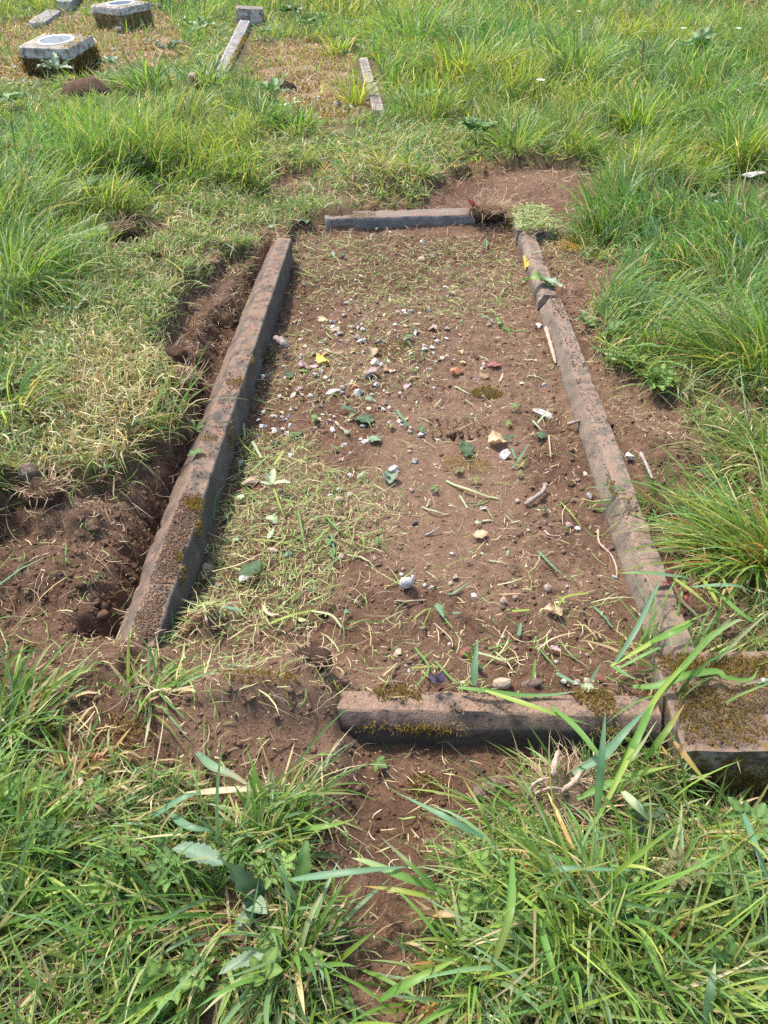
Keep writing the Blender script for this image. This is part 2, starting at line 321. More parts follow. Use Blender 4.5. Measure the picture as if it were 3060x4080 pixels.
# trodden, smooth soil in the middle of the plot; loose and cloddy elsewhere
PACKED = [(-0.015,1.45), (0.141,1.493), (0.259,1.348), (0.209,1.143), (0.115,0.896), (-0.023,0.959), (-0.089,1.136), (-0.031,1.306)]
rough = 1.0 - 0.72 * sstep(0.06, -0.04, poly_sd(GX, GY, PACKED) + 0.05 * edge_n)
heapq = sstep(0.16, 0.05, np.hypot((GX - HEAPS[0][0]) / 1.5, GY - HEAPS[0][1]))
rough = rough * (1 - 0.6 * heapq) * (1 + 0.6 * tr) * (0.55 + 0.9 * fbm(GX * 5, GY * 5, 21, 3))
lod = sstep(6.0, 1.5, GY)
cl = fbm(GX * 38, GY * 38, 31, 4, 0.55); ri = 1 - np.abs(2 * fbm(GX * 70, GY * 70, 41, 3) - 1)
HT = HT + (1 - TURF) * rough * (0.018 * (cl - 0.5) + 0.008 * (ri - 0.7)) * (0.3 + 0.7 * lod)
HT = HT + 0.0045 * (fbm(GX * 150, GY * 150, 51, 2) - 0.5) * (1 - 0.6 * TURF) * rough * lod
# the boot print: bars across the tread pressed into the soil
bx, by = 0.129, 1.393
ca, sa = math.cos(0.10), math.sin(0.10)
lx = (GX - bx) * ca + (GY - by) * sa; ly = -(GX - bx) * sa + (GY - by) * ca
inside = sstep(0.075, 0.06, np.abs(lx)) * sstep(0.05, 0.035, np.abs(ly))
bars = sstep(0.55, 0.85, np.abs(np.sin(lx * math.pi / 0.019))); cross = sstep(0.9, 0.98, np.abs(np.cos(ly * math.pi / 0.03)))
HT = HT * (1 - 0.7 * inside) + 0.7 * inside * (-0.044) + inside * (0.004 - 0.013 * np.maximum(1 - bars, 0.55 * cross))
# soil never stands above the stones that lie clear of it
clear = sstep(0.012, 0.0, np.abs(GX + 0.392) - 0.04) * sstep(0.80, 0.84, GY) * sstep(2.44, 2.40, GY)
HT = np.where(clear > 0.5, np.minimum(HT, -0.045), HT)
clear = (np.abs(GX - 0.405) < 0.045) & (GY > 0.72) & (GY < 2.52); HT = np.where(clear, np.minimum(HT, -0.03), HT)
clear = (np.abs(GY - 0.640) < 0.030) & (GX > -0.075) & (GX < 0.40); HT = np.where(clear, np.minimum(HT, -0.02), HT)
clear = (GX > 0.35) & (GX < 0.66) & (GY > 0.575) & (GY < 0.735); HT = np.where(clear, np.minimum(HT, -0.03), HT)
clear = (GX > -0.16) & (GX < 0.24) & (np.abs(GY - 2.65) < 0.05); HT = np.where(clear, np.minimum(HT, -0.03), HT)
front_low2 = sstep(0.0, 0.01, 0.60 - GY) * sstep(0.44, 0.52, GY) * sstep(0.355, 0.37, GX) * sstep(0.75, 0.68, GX)
HT = HT * (1 - front_low2) - 0.078 * front_low2
front_low = sstep(0.0, 0.01, 0.645 - GY) * sstep(0.40, 0.50, GY) * sstep(-0.09, -0.03, GX) * sstep(0.38, 0.34, GX)
HT = HT * (1 - front_low) + front_low * np.minimum(HT - 0.02, -0.056 + 0.5 * (HT + 0.022))

# colours of the bare ground
damp = np.clip(sstep(0.42, 0.62, fbm(GX * 4.5, GY * 4.5, 61, 3)) * 0.6 + 0.3 * sstep(0.5, 0.64, fbm(GX * 17, GY * 17, 62, 4)) + 0.75 * tr + 0.35 * sstep(1.5, 2.3, GY), 0, 1) * sstep(-0.02, 0.05, poly_sd(GX, GY, PACKED)) * (1 - 0.8 * heapq)
dry_c = np.array((0.255, 0.160, 0.104)); damp_c = np.array((0.150, 0.084, 0.052)); thatch_c = np.array((0.135, 0.115, 0.052)); bed_c = np.array((0.30, 0.20, 0.12))
bed = np.maximum(sstep(0.03, -0.05, poly_sd(GX, GY, BED2) + 0.1 * edge_n), sstep(0.05, -0.1, poly_sd(GX, GY, BED3) + 0.15 * edge_n))
GC = dry_c * (1 - damp[..., None]) + damp_c * damp[..., None]
GC = GC * (1 - TURF[..., None]) + thatch_c * TURF[..., None]
GC = GC * (1 - bed[..., None]) + bed_c * bed[..., None]
HT = HT * (1 - 0.7 * bed) - 0.01 * bed

def sampler(A):
    def f(x, y):
        x = np.asarray(x, float); y = np.asarray(y, float)
        i = np.clip(np.searchsorted(xs, x) - 1, 0, len(xs) - 2); j = np.clip(np.searchsorted(ys, y) - 1, 0, len(ys) - 2)
        u = np.clip((x - xs[i]) / (xs[i + 1] - xs[i]), 0, 1); v = np.clip((y - ys[j]) / (ys[j + 1] - ys[j]), 0, 1)
        if A.ndim == 3: u = u[..., None]; v = v[..., None]
        return (A[j, i] * (1 - u) + A[j, i + 1] * u) * (1 - v) + (A[j + 1, i] * (1 - u) + A[j + 1, i + 1] * u) * v
    return f
ground_z = sampler(HT); turf_at = sampler(TURF); bed_at = sampler(bed); col_at = sampler(GC); tr_at = sampler(tr); rough_at = sampler(rough); plot_at = sampler(inplot)
def gz(x, y): return float(ground_z(np.array([x]), np.array([y]))[0])

ny, nx = GX.shape
idx = np.arange(ny * nx).reshape(ny, nx)
q = np.stack([idx[:-1, :-1], idx[:-1, 1:], idx[1:, 1:], idx[1:, :-1]], -1).reshape(-1, 4)
gme = mesh_np('ground', np.stack([GX, GY, HT], -1).reshape(-1, 3), q, GC.reshape(-1, 3))
ground = link('ground', gme, M['soil']); tag(ground, 'bare brown soil and turf of the graveyard ground', kind='structure')

# ------------------------------------------------------------------ kerb stones
def kerb(name, p0, p1, profile, mat, label, group=None, z=0.0, amp=0.0022, chip=0.006, n=None, seed=0, tilt=0.0, cat='kerb stone'):
    """a stone bar from p0 to p1 (ground plan); profile = (across, height) outline, across positive to the right of the run"""
    p0 = np.array(p0, float); p1 = np.array(p1, float); L = np.linalg.norm(p1 - p0); d = (p1 - p0) / L; rt = np.array((d[1], -d[0]))
    pts = []                                             # outline with extra points next to each corner, so edges stay crisp but worn
    m = len(profile)
    for i in range(m):
        a = np.array(profile[i]); b = np.array(profile[(i + 1) % m]); ln = np.linalg.norm(b - a); e = min(0.0022, ln * 0.2)
        k = max(1, int(ln / 0.012))
        pts.append(a + (b - a) * e / ln)
        for t in range(1, k): pts.append(a + (b - a) * t / k)
        pts.append(b - (b - a) * e / ln)
    pts = np.array(pts); k = len(pts); n = n or max(8, int(L / 0.010))
    t = np.linspace(0, 1, n + 1)
    cen = pts.mean(0)
    V = np.zeros((n + 1, k, 3))
    al = t * L
    for i in range(k):
        s, h = pts[i]
        out = pts[i] - cen; out /= np.linalg.norm(out)
        dsp = amp * 2 * (fbm(al * 18 + s * 40, np.full_like(al, h * 60 + seed * 3.7), seed, 4) - 0.5)
        ch = fbm(al * 30, np.full_like(al, s * 20 + h * 20 + seed), seed + 9, 3); dsp = dsp - chip * sstep(0.62, 0.75, ch)
        ws = s + out[0] * dsp + 0.004 * (fbm(al * 1.5, np.full_like(al, seed * 1.3), seed + 5, 2) - 0.5)
        wz = h + out[1] * dsp + tilt * (t - 0.5)
        V[:, i, 0] = d[0] * al + rt[0] * ws; V[:, i, 1] = d[1] * al + rt[1] * ws; V[:, i, 2] = wz
    base = np.arange((n + 1) * k).reshape(n + 1, k); nx_ = np.roll(base, -1, 1)
    F = np.stack([base[:-1], nx_[:-1], nx_[1:], base[1:]], -1).reshape(-1, 4)
    verts = V.reshape(-1, 3); c0 = V[0].mean(0); c1 = V[-1].mean(0)
    verts = np.concatenate([verts, [c0, c1]]); ia, ib = len(verts) - 2, len(verts) - 1
    me = bpy.data.meshes.new(name)
    faces = [tuple(int(x) for x in f) for f in F]
    for i in range(k):
        j = (i + 1) % k
        faces.append((ia, int(base[0, j]), int(base[0, i]))); faces.append((ib, int(base[-1, i]), int(base[-1, j])))
    me.from_pydata([tuple(v) for v in verts], [], faces)
    import bmesh
    bm = bmesh.new(); bm.from_mesh(me); bmesh.ops.recalc_face_normals(bm, faces=bm.faces); bm.to_mesh(me); bm.free()
    me.polygons.foreach_set('use_smooth', np.ones(len(me.polygons), bool)); me.set_sharp_from_angle(angle=math.radians(28))
    o = link(name, me, mat, loc=(p0[0], p0[1], z))
    tag(o, label, cat, group); return o

G1 = 'kerb stones round the cleared grave plot'
kerb_l = kerb('kerb_stone', (-0.353, 0.74), (-0.353, 2.415), [(0, 0), (0.004, -0.2), (-0.088, -0.2), (-0.088, -0.055), (-0.042, 0.001)], M['kerb_left'],
              'long grey kerb stone with sloped outer side along the left of the plot', G1, seed=2, tilt=0.004)
kerb_r1 = kerb('kerb_stone', (0.378, 0.70), (0.378, 1.985), [(0.020, 0.0), (0.054, 0.0), (0.058, -0.2), (-0.004, -0.2), (0.0, -0.034)], M['kerb_right'],
               'long soil-dusted kerb stone along the right of the plot, nearer length', G1, seed=5, tilt=-0.004, amp=0.0013, chip=0.004)
kerb_r2 = kerb('kerb_stone', (0.372, 1.995), (0.374, 2.50), [(0.012, 0.004), (0.050, 0.002), (0.058, -0.2), (-0.004, -0.2), (0.0, -0.012)], M['kerb_right'],
               'shorter weathered kerb stone with yellow lichen, far end of the right side', G1, seed=6)
kerb_f = kerb('kerb_stone', (0.352, 0.664), (-0.40, 0.664), [(0, 0), (0, -0.2), (-0.052, -0.2), (-0.047, -0.018), (-0.034, 0.001)], M['kerb_front'],
              'dark mossy kerb stone across the near end of the plot', G1, seed=8)
kerb_b = kerb('kerb_stone', (-0.262, 2.612), (0.245, 2.668), [(0, 0), (0, -0.2), (-0.07, -0.2), (-0.07, 0.0)], M['kerb_far'],
              'pale grey kerb stone across the far end of the plot', G1, seed=11, amp=0.0012, chip=0.003)
corner_f = kerb('corner_block', (0.366, 0.735), (0.366, 0.574), [(0, 0.002), (0.004, -0.2), (-0.30, -0.2), (-0.30, 0.012), (-0.15, 0.010)], M['corner'],
                'broad mossy corner block at the near right end of the kerbs', G1, seed=14, amp=0.004, chip=0.008, z=0.004, cat='corner block')
corner_b = kerb('corner_block', (0.368, 2.50), (0.372, 2.69), [(0, 0.004), (0.125, 0.006), (0.125, -0.2), (0, -0.2)], M['kerb_right'],
                'flat corner slab under grass clippings at the far right of the plot', G1, seed=15, cat='corner block')

G2 = 'kerb stones of the mossy grave behind'
prof2 = [(0, 0.0), (0.0, -0.22), (-0.062, -0.22), (-0.062, 0.012), (-0.03, 0.016)]
g2_l = kerb('kerb_stone', (-0.985, 4.75), (-1.235, 7.12), [(0, 0.06), (0.004, -0.2), (-0.075, -0.2), (-0.072, 0.07)], M['old'],
            'pale lichen-spotted kerb stone left of the mossy grave bed behind', G2, seed=21, amp=0.004, chip=0.01, n=120)
g2_r1 = kerb('kerb_stone', (-0.150, 4.03), (-0.213, 4.70), [(0, 0.045), (0.055, 0.045), (0.05, -0.2), (0, -0.2)], M['brown_old'],
             'brown sunken kerb stone right of the mossy grave, nearer piece', G2, seed=22, amp=0.003, n=60)
g2_r2 = kerb('kerb_stone', (-0.222, 4.72), (-0.29, 5.50), [(0, 0.045), (0.052, 0.05), (0.055, -0.2), (0, -0.2)], M['brown_old'],
             'brown sunken kerb stone right of the mossy grave, farther piece', G2, seed=23, amp=0.003, n=60)
g2_f = kerb('kerb_stone', (-0.58, 3.845), (-0.25, 3.80), [(0, 0.012), (0, -0.2), (-0.06, -0.2), (-0.06, 0.012)], M['brown_old'],
            'short stretch of sunken kerb stone showing through grass before the mossy grave', G2, seed=24, amp=0.003, n=40)
g2_c = kerb('corner_block', (-1.36, 7.26), (-1.385, 7.46), [(0, 0.13), (0.0, -0.2), (0.21, -0.2), (0.21, 0.12)], M['brown_old'],
            'square brown corner block standing at the far left of the mossy grave', G2, seed=25, amp=0.003, n=24, cat='corner block')
g2_b = kerb('kerb_stone', (-1.10, 7.22), (-0.72, 7.08), [(0, 0.015), (0, -0.2), (-0.07, -0.2), (-0.07, 0.015)], M['brown_old'],
            'dark kerb stone half hidden by grass at the far end of the mossy grave', G2, seed=26, n=40)
g2_p = kerb('stone_post', (-0.385, 5.98), (-0.39, 6.05), [(0, 0.09), (0, -0.2), (0.05, -0.2), (0.05, 0.085)], M['brown_old'],
            'small upright stone stub in the grass right of the mossy grave', None, seed=27, n=12, cat='stone stub')
G3 = 'kerb stones of the gravelled grave at upper left'
kerb('kerb_stone', (-3.02, 8.18), (-3.23, 9.15), [(0, 0.085), (0, -0.2), (-0.12, -0.2), (-0.12, 0.10)], M['old'], 'whitish kerb stone running away at the far upper left, behind the vase blocks', G3, seed=31, amp=0.004, n=60)
kerb('kerb_stone', (-2.90, 7.15), (-3.04, 7.95), [(0, 0.04), (0, -0.2), (-0.11, -0.2), (-0.11, 0.05)], M['old'], 'whitish kerb stone half sunk in grass at the upper left', G3, seed=32, amp=0.004, n=60)
kerb('kerb_stone', (-2.62, 8.62), (-2.20, 8.27), [(0, 0.05), (0, -0.2), (-0.08, -0.2), (-0.08, 0.05)], M['old'], 'low pale kerb stone right of the farther vase block', G3, seed=33, amp=0.004, n=40)
kerb('corner_block', (-3.06, 8.92), (-3.10, 9.18), [(0, 0.22), (0, -0.2), (0.26, -0.2), (0.26, 0.22)], M['vase'], 'dark mossy block behind the farther vase block at the top edge', G3, seed=34, amp=0.01, n=20, cat='corner block')

# ------------------------------------------------------------------ blades, moss, clippings
def blade_mesh(name, pos, az, length, width, tilt, bend, colb, colt, S=4, curl=None, roll=None, lift=0.004, power=1.3, clamp=True, zoff=None, fold=False):
    n = len(az); t = np.linspace(0, 1, S + 1)[None, :]
    ang = tilt[:, None] + bend[:, None] * t ** power
    cu = (curl[:, None] if curl is not None else 0.0) * t
    a = az[:, None] + cu
    seg = (length / S)[:, None]
    hx = np.sin(ang) * np.cos(a); hy = np.sin(ang) * np.sin(a); hz = np.cos(ang)
    def integ(v):
        mid = 0.5 * (v[:, 1:] + v[:, :-1]) * seg
        return np.concatenate([np.zeros((n, 1)), np.cumsum(mid, 1)], 1)
    X = pos[:, 0:1] + integ(hx); Y = pos[:, 1:2] + integ(hy); Z = pos[:, 2:3] + integ(hz)
    if clamp:
        g = ground_z(X, Y); lf = lift * (0.3 + 1.7 * rng.random((n, 1))) if np.isscalar(lift) else lift[:, None]
        Z = np.maximum(Z, g + lf * np.minimum(1.0, 0.2 + 3 * t))
    r = roll[:, None] if roll is not None else 0.0
    sx = -np.sin(a); sy = np.cos(a)                                     # sideways, then rolled about the blade
    nxv = np.cos(ang) * np.cos(a); nyv = np.cos(ang) * np.sin(a); nzv = -np.sin(ang)
    wx = sx * np.cos(r) + nxv * np.sin(r); wy = sy * np.cos(r) + nyv * np.sin(r); wz = nzv * np.sin(r)
    prof = np.clip((0.55 + 0.9 * t) * (1 - t ** 2.2), 0.02, None) * np.ones((n, 1))
    hw = 0.5 * width[:, None] * prof
    col = colb[:, None, :] * (1 - t[..., None]) + colt[:, None, :] * t[..., None]
    L_ = np.stack([X - wx * hw, Y - wy * hw, Z - wz * hw], -1); R_ = np.stack([X + wx * hw, Y + wy * hw, Z + wz * hw], -1)
    if not fold:
        V = np.stack([L_, R_], 2); k = 2
    else:
        up = np.stack([-nxv, -nyv, -nzv], -1)
        C_ = np.stack([X, Y, Z], -1) + up * (hw * 0.35)[..., None] * -1; V = np.stack([L_, C_, R_], 2); k = 3
    base = (np.arange(n) * (S + 1) * k)[:, None, None] + (np.arange(S) * k)[None, :, None] + np.arange(k - 1)[None, None, :]
    F = np.stack([base, base + 1, base + k + 1, base + k], -1).reshape(-1, 4)
    Cc = np.repeat(col[:, :, None, :], k, 2).reshape(-1, 3)
    return V.reshape(-1, 3), F, Cc

def col_pick(n, palette, weights, jit=0.18):
    p = np.array(palette); w = np.array(weights, float); w /= w.sum()
    c = p[rng.choice(len(p), n, p=w)]
    return c * (1 + jit * rng.standard_normal((n, 1))).clip(0.5, 1.6)

GREEN = [(0.120, 0.245, 0.045), (0.090, 0.195, 0.045), (0.185, 0.300, 0.055), (0.150, 0.265, 0.120), (0.250, 0.320, 0.085)]
STRAW = [(0.50, 0.40, 0.20), (0.42, 0.33, 0.16), (0.36, 0.25, 0.12), (0.58, 0.50, 0.30)]
PALEG = [(0.30, 0.36, 0.13), (0.22, 0.30, 0.09), (0.38, 0.40, 0.19)]

def half_width(y): return 0.42 + 0.45 * np.maximum(y, 0)
def scatter(n, y0, y1, bias=0.0):
    """points over the stretch of ground y0..y1, as wide as the view opens"""
    out = []
    need = n
    y = y0 + (y1 - y0) * rng.random(n * 2) ** (1 + bias)
    wmax = half_width(y1); x = (rng.random(n * 2) * 2 - 1) * wmax
    k = np.abs(x) < half_width(y)
    return x[k][:n], y[k][:n]

def merge(parts):
    V = []; F = []; C = []; o = 0
    for v, f, c in parts: V.append(v); F.append(f + o); C.append(c); o += len(v)
    return np.concatenate(V), np.concatenate(F), np.concatenate(C)

short_at = sampler(sstep(0.05, -0.05, np.minimum(poly_sd(GX, GY, SHORT), poly_sd(GX, GY, BACKSHORT)) + 0.1 * edge_n))
dry_at = sampler(sstep(0.05, -0.06, poly_sd(GX, GY, DRY) + 0.12 * edge_n))

FARLOW = [(-2.899,5.847), (-1.956,4.649), (-1.591,4.537), (-1.837,6.066), (-1.454,6.075), (-1.431,7.821), (-0.288,7.265), (-0.028,3.686), (-0.336,3.445), (-0.607,3.438), (-1.006,4.017), (-1.278,3.655), (-1.811,3.409)]
BLOCKLOW = [(-4.053,8.433), (-1.635,10.226), (-0.814,4.804), (-1.148,4.669), (-1.521,4.311), (-1.974,4.193)]
lmap = 1 - 0.52 * sstep(0.15, -0.1, poly_sd(GX, GY, FARLOW)) - 0.30 * sstep(0.15, -0.1, poly_sd(GX, GY, BLOCKLOW)) - 0.35 * sstep(0.08, -0.05, poly_sd(GX, GY, BESIDE))
RIGHTFAR = [(0.014,3.116), (-0.176,7.268), (0.766,12.823), (6.458,12.962), (1.535,2.53), (0.734,2.6)]
lmap = lmap * (1 - 0.15 * sstep(0.15, -0.1, poly_sd(GX, GY, RIGHTFAR)))
len_at = sampler(lmap); beside_at = sampler(sstep(0.08, -0.05, poly_sd(GX, GY, BESIDE)))

def stone_clear(x, y):
    """true where no stone stands in the way"""
    k = np.ones(len(x), bool)
    for (x0, x1, y0, y1) in ((-0.445, -0.345, 0.80, 2.43), (0.365, 0.44, 0.70, 2.5), (-0.08, 0.36, 0.605, 0.67), (0.36, 0.67, 0.535, 0.74), (0.365, 0.50, 2.5, 2.69), (-0.26, 0.245, 2.6, 2.74)):
        k &= ~((x > x0) & (x < x1) & (y > y0) & (y < y1))
    for (cx, cy, r) in ((1.26, 2.90, 0.14), (-2.02, 5.0, 0.26), (-2.26, 7.2, 0.3), (1.09, 2.80, 0.06), (-0.37, 5.95, 0.08)): k &= np.hypot(x - cx, y - cy) > r
    for (ax, ay, bx_, by_, r) in ((-1.0, 4.75, -1.26, 7.12, 0.09), (-0.12, 4.0, -0.26, 5.5, 0.075), (-0.58, 3.80, -0.25, 3.76, 0.07), (-2.95, 7.15, -3.1, 7.95, 0.1), (-3.05, 8.18, -3.26, 9.15, 0.12), (-1.36, 7.1, -1.15, 7.1, 0.1)):
        t = np.clip(((x - ax) * (bx_ - ax) + (y - ay) * (by_ - ay)) / ((bx_ - ax) ** 2 + (by_ - ay) ** 2), 0, 1); k &= np.hypot(x - ax - t * (bx_ - ax), y - ay - t * (by_ - ay)) > r
    return k

def grass_cover(n, y0, y1, S, wmul, lenmul=1.0, fold=False, flat=0.0):
    x, y = scatter(n, y0, y1)
    tf = turf_at(x, y); bd = bed_at(x, y); sh = short_at(x, y); dr = dry_at(x, y)
    clump = fbm(x * 6, y * 6, 71, 3)
    keep = rng.random(len(x)) < np.clip(tf * (1 - 0.93 * bd), 0, 1) * np.clip(0.25 + 1.5 * sstep(0.30, 0.62, clump), 0, 1)
    keep &= stone_clear(x, y) & (rng.random(len(x)) > 0.45 * beside_at(x, y))
    x, y, sh, dr, clump = x[keep], y[keep], sh[keep], dr[keep], clump[keep]
    m = len(x)
    pos = np.stack([x, y, ground_z(x, y) - 0.004], -1)
    swirl = fbm(x * 2.2, y * 2.2, 81, 2) * 4 * math.pi
    az = swirl + rng.normal(0, 0.9, m)
    tall = 0.55 + 0.9 * sstep(0.35, 0.7, clump)
    length = lenmul * len_at(x, y) * ((0.13 * (1 - sh) + 0.045 * sh) * tall) * rng.uniform(0.55, 1.45, m)
    width = wmul * rng.uniform(0.6, 1.35, m) * (0.75 + 0.25 * (1 - sh))
    tilt = rng.uniform(0.05, 0.7, m) + 0.55 * sh * rng.random(m) + flat * rng.random(m); bend = rng.uniform(0.2, 1.5, m)
    hue = fbm(x * 1.3, y * 1.3, 91, 3)[:, None]
    ct = col_pick(m, GREEN, (4, 3, 4, 1.5, 2)); cb = ct * np.array((1.15, 0.95, 0.9))
    ct = ct * (1 + (hue - 0.5) * np.array((1.7, 0.4, -0.5)))
    isdry = rng.random(m) < (0.07 + 0.55 * dr + 0.05 * sh)
    sw = col_pick(m, STRAW, (3, 3, 2, 2)); ct[isdry] = sw[isdry]; cb[isdry] = sw[isdry] * 0.9
    pale = (~isdry) & (rng.random(m) < 0.22 * sh + 0.25 * dr); pg = col_pick(m, PALEG, (3, 2, 2)); ct[pale] = pg[pale]; cb[pale] = pg[pale]
    brn = (rng.random(m) < 0.10) & ~isdry; ct[brn] = 0.45 * ct[brn] + 0.55 * sw[brn]
    return blade_mesh('g', pos, az, length, width, tilt, bend, cb, ct, S=S, curl=rng.normal(0, 0.5, m), roll=rng.normal(0, 0.6, m), fold=fold)

parts = [grass_cover(13500, 0.15, 0.72, 6, 0.0034, lenmul=0.6, fold=True, flat=1.2), grass_cover(26000, 0.72, 2.3, 5, 0.0040, lenmul=0.9, flat=0.3), grass_cover(46000, 2.3, 4.2, 4, 0.0050, lenmul=1.05),
         grass_cover(58000, 4.2, 7.2, 3, 0.0068, lenmul=1.25), grass_cover(42000, 7.2, 13.0, 3, 0.010, lenmul=1.6)]
fringe_at = sampler(np.exp(-((sd_soil - 0.012 + edge_n * 0.12) / 0.016) ** 2) * (TZ > 0.4))
def fringe(n, y0, y1):
    x, y = scatter(n, y0, y1); k = (rng.random(len(x)) < fringe_at(x, y)) & stone_clear(x, y); x, y = x[k], y[k]; m = len(x)
    isd = rng.random(m) < 0.45; ct = col_pick(m, GREEN + PALEG, (3, 3, 3, 2, 2, 2, 2, 2)); sw = col_pick(m, STRAW, (3, 3, 2, 2)); ct[isd] = sw[isd]
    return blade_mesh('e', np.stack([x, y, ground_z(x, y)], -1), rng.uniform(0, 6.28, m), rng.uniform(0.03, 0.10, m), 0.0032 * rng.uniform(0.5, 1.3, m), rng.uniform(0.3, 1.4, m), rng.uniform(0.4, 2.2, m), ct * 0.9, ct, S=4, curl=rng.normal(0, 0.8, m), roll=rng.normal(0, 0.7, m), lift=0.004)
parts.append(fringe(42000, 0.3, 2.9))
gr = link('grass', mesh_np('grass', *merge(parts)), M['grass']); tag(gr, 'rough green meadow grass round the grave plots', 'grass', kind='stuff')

def undergrowth(n, y0, y1, wmul, lmul):
    """short leaning blades and dead stalks that hide the ground between the long ones"""
    x, y = scatter(n, y0, y1); k = (rng.random(len(x)) < turf_at(x, y) * (1 - 0.9 * bed_at(x, y))) & stone_clear(x, y); x, y = x[k], y[k]; m = len(x)
    pos = np.stack([x, y, ground_z(x, y) - 0.002], -1)
    dr = dry_at(x, y); sh = short_at(x, y)
    isdry = rng.random(m) < 0.18 + 0.55 * dr + 0.10 * sh + 0.2 * (y < 0.7)
    ct = col_pick(m, GREEN + PALEG, (3, 3, 2, 2, 2, 1, 2, 1)); sw = col_pick(m, STRAW, (2, 3, 3, 1)); ct[isdry] = sw[isdry]
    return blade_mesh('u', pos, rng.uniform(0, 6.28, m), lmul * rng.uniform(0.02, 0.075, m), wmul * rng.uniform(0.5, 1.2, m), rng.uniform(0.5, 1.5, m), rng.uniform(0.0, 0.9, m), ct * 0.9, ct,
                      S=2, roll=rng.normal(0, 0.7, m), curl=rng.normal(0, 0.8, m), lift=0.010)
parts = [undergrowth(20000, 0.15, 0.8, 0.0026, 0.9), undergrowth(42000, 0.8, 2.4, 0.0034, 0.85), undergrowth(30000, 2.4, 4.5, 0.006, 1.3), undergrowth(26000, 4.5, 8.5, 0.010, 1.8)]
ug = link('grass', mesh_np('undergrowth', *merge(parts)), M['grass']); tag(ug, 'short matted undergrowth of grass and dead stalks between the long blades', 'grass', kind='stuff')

# --- clippings strewn over the plot and the trench
CL1 = [(-0.433,1.378), (-0.37,1.474), (-0.223,1.383), (-0.132,1.235), (-0.018,1.121), (-0.016,1.017), (-0.112,0.966), (-0.148,0.857), (-0.244,0.795), (-0.354,0.802), (-0.356,0.904), (-0.359,1.072)]
CL2 = [(-0.323,2.542), (-0.172,2.59), (0.045,2.466), (0.399,2.56), (0.387,2.109), (0.239,1.923), (-0.022,1.946), (-0.31,2.158)]
CL3 = [(-0.381,1.908), (-0.084,1.944), (0.113,1.865), (0.038,1.595), (-0.233,1.484), (-0.365,1.522)]
CL4 = [(0.392,2.615), (0.551,2.595), (0.524,2.265), (0.413,2.155), (0.366,2.261)]
CL5 = [(-0.352,0.732), (-0.149,0.773), (-0.103,0.721), (-0.227,0.668), (-0.303,0.666)]
CL6 = [(-0.483,2.617), (-0.265,2.622), (-0.261,2.402), (-0.381,2.319), (-0.51,2.099), (-0.584,2.201)]
clip_map = np.zeros_like(GX)
for pl, d in ((CL1, 1.0), (CL2, 0.75), (CL3, 0.5), (CL4, 1.0), (CL5, 0.5), (CL6, 0.6)): clip_map = np.maximum(clip_map, d * sstep(0.05, -0.04, poly_sd(GX, GY, pl) + edge_n * 0.12))
clip_map = np.maximum(clip_map, 0.055 * (1 - TURF) * sstep(0.4, 0.7, fbm(GX * 9, GY * 9, 95, 3)) + 0.02 * (1 - TURF))
clip_at = sampler(clip_map)
def clippings(n, y0, y1, pal, wts, lmin, lmax, wmin, wmax, fn, zfn=ground_z, lift=0.005):
    x, y = scatter(n, y0, y1); k = rng.random(len(x)) < fn(x, y); x, y = x[k], y[k]; m = len(x)
    pos = np.stack([x, y, zfn(x, y) + rng.uniform(0.001, 0.009, m)], -1)
    c = col_pick(m, pal, wts)
    return blade_mesh('c', pos, rng.uniform(0, 6.28, m), lmin + (lmax - lmin) * rng.random(m) ** 2.2, rng.uniform(wmin, wmax, m), rng.uniform(1.25, 1.7, m), rng.normal(0, 0.25, m), c, c * rng.uniform(0.85, 1.15, (m, 1)),
                      S=3, roll=rng.normal(0, 0.5, m), curl=rng.normal(0, 0.7, m), lift=lift)
def soil_here(x, y): return clip_at(x, y) * stone_clear(x, y)
pal = GREEN[:3] + PALEG + STRAW[:2]; wt = (2, 2, 2, 4, 3, 4, 3, 2)
parts = [clippings(38000, 0.6, 1.5, pal, wt, 0.005, 0.05, 0.0008, 0.0022, soil_here), clippings(36000, 1.5, 2.75, pal, wt, 0.006, 0.05, 0.0010, 0.0027, soil_here),
         clippings(9000, 0.25, 0.9, pal, wt, 0.01, 0.08, 0.001, 0.0032, lambda x, y: 0.12 * (1 - turf_at(x, y)))]
def lawn_clip(x, y): return np.clip(short_at(x, y) * 0.35 + dry_at(x, y) + 0.4 * beside_at(x, y), 0, 1) * turf_at(x, y)
parts.append(clippings(46000, 0.8, 3.0, STRAW + PALEG, (4, 4, 2, 3, 3, 2, 4), 0.012, 0.06, 0.0012, 0.0034, lawn_clip, lift=0.022))
def slab_clip(x, y): return ((x > 0.372) & (x < 0.49) & (y > 2.47) & (y < 2.69)).astype(float) * 0.9
parts.append(clippings(60000, 2.4, 2.75, pal, wt, 0.01, 0.06, 0.0015, 0.004, slab_clip, zfn=lambda x, y: np.full(len(x), 0.008) + 0.015 * rng.random(len(x)), lift=0.004))
parts.append(clippings(26000, 0.3, 2.75, STRAW + PALEG[2:] + [(0.6, 0.5, 0.36)], (3, 3, 2, 3, 2, 3), 0.003, 0.022, 0.0007, 0.0020, lambda x, y: (0.2 + 0.5 * np.clip(rough_at(x, y), 0, 1)) * (1 - turf_at(x, y)) * stone_clear(x, y), lift=0.003))
cp = link('grass_clippings', mesh_np('grass_clippings', *merge(parts)), M['dry']); tag(cp, 'cut grass clippings strewn over the soil and lawn', 'clippings', kind='stuff')

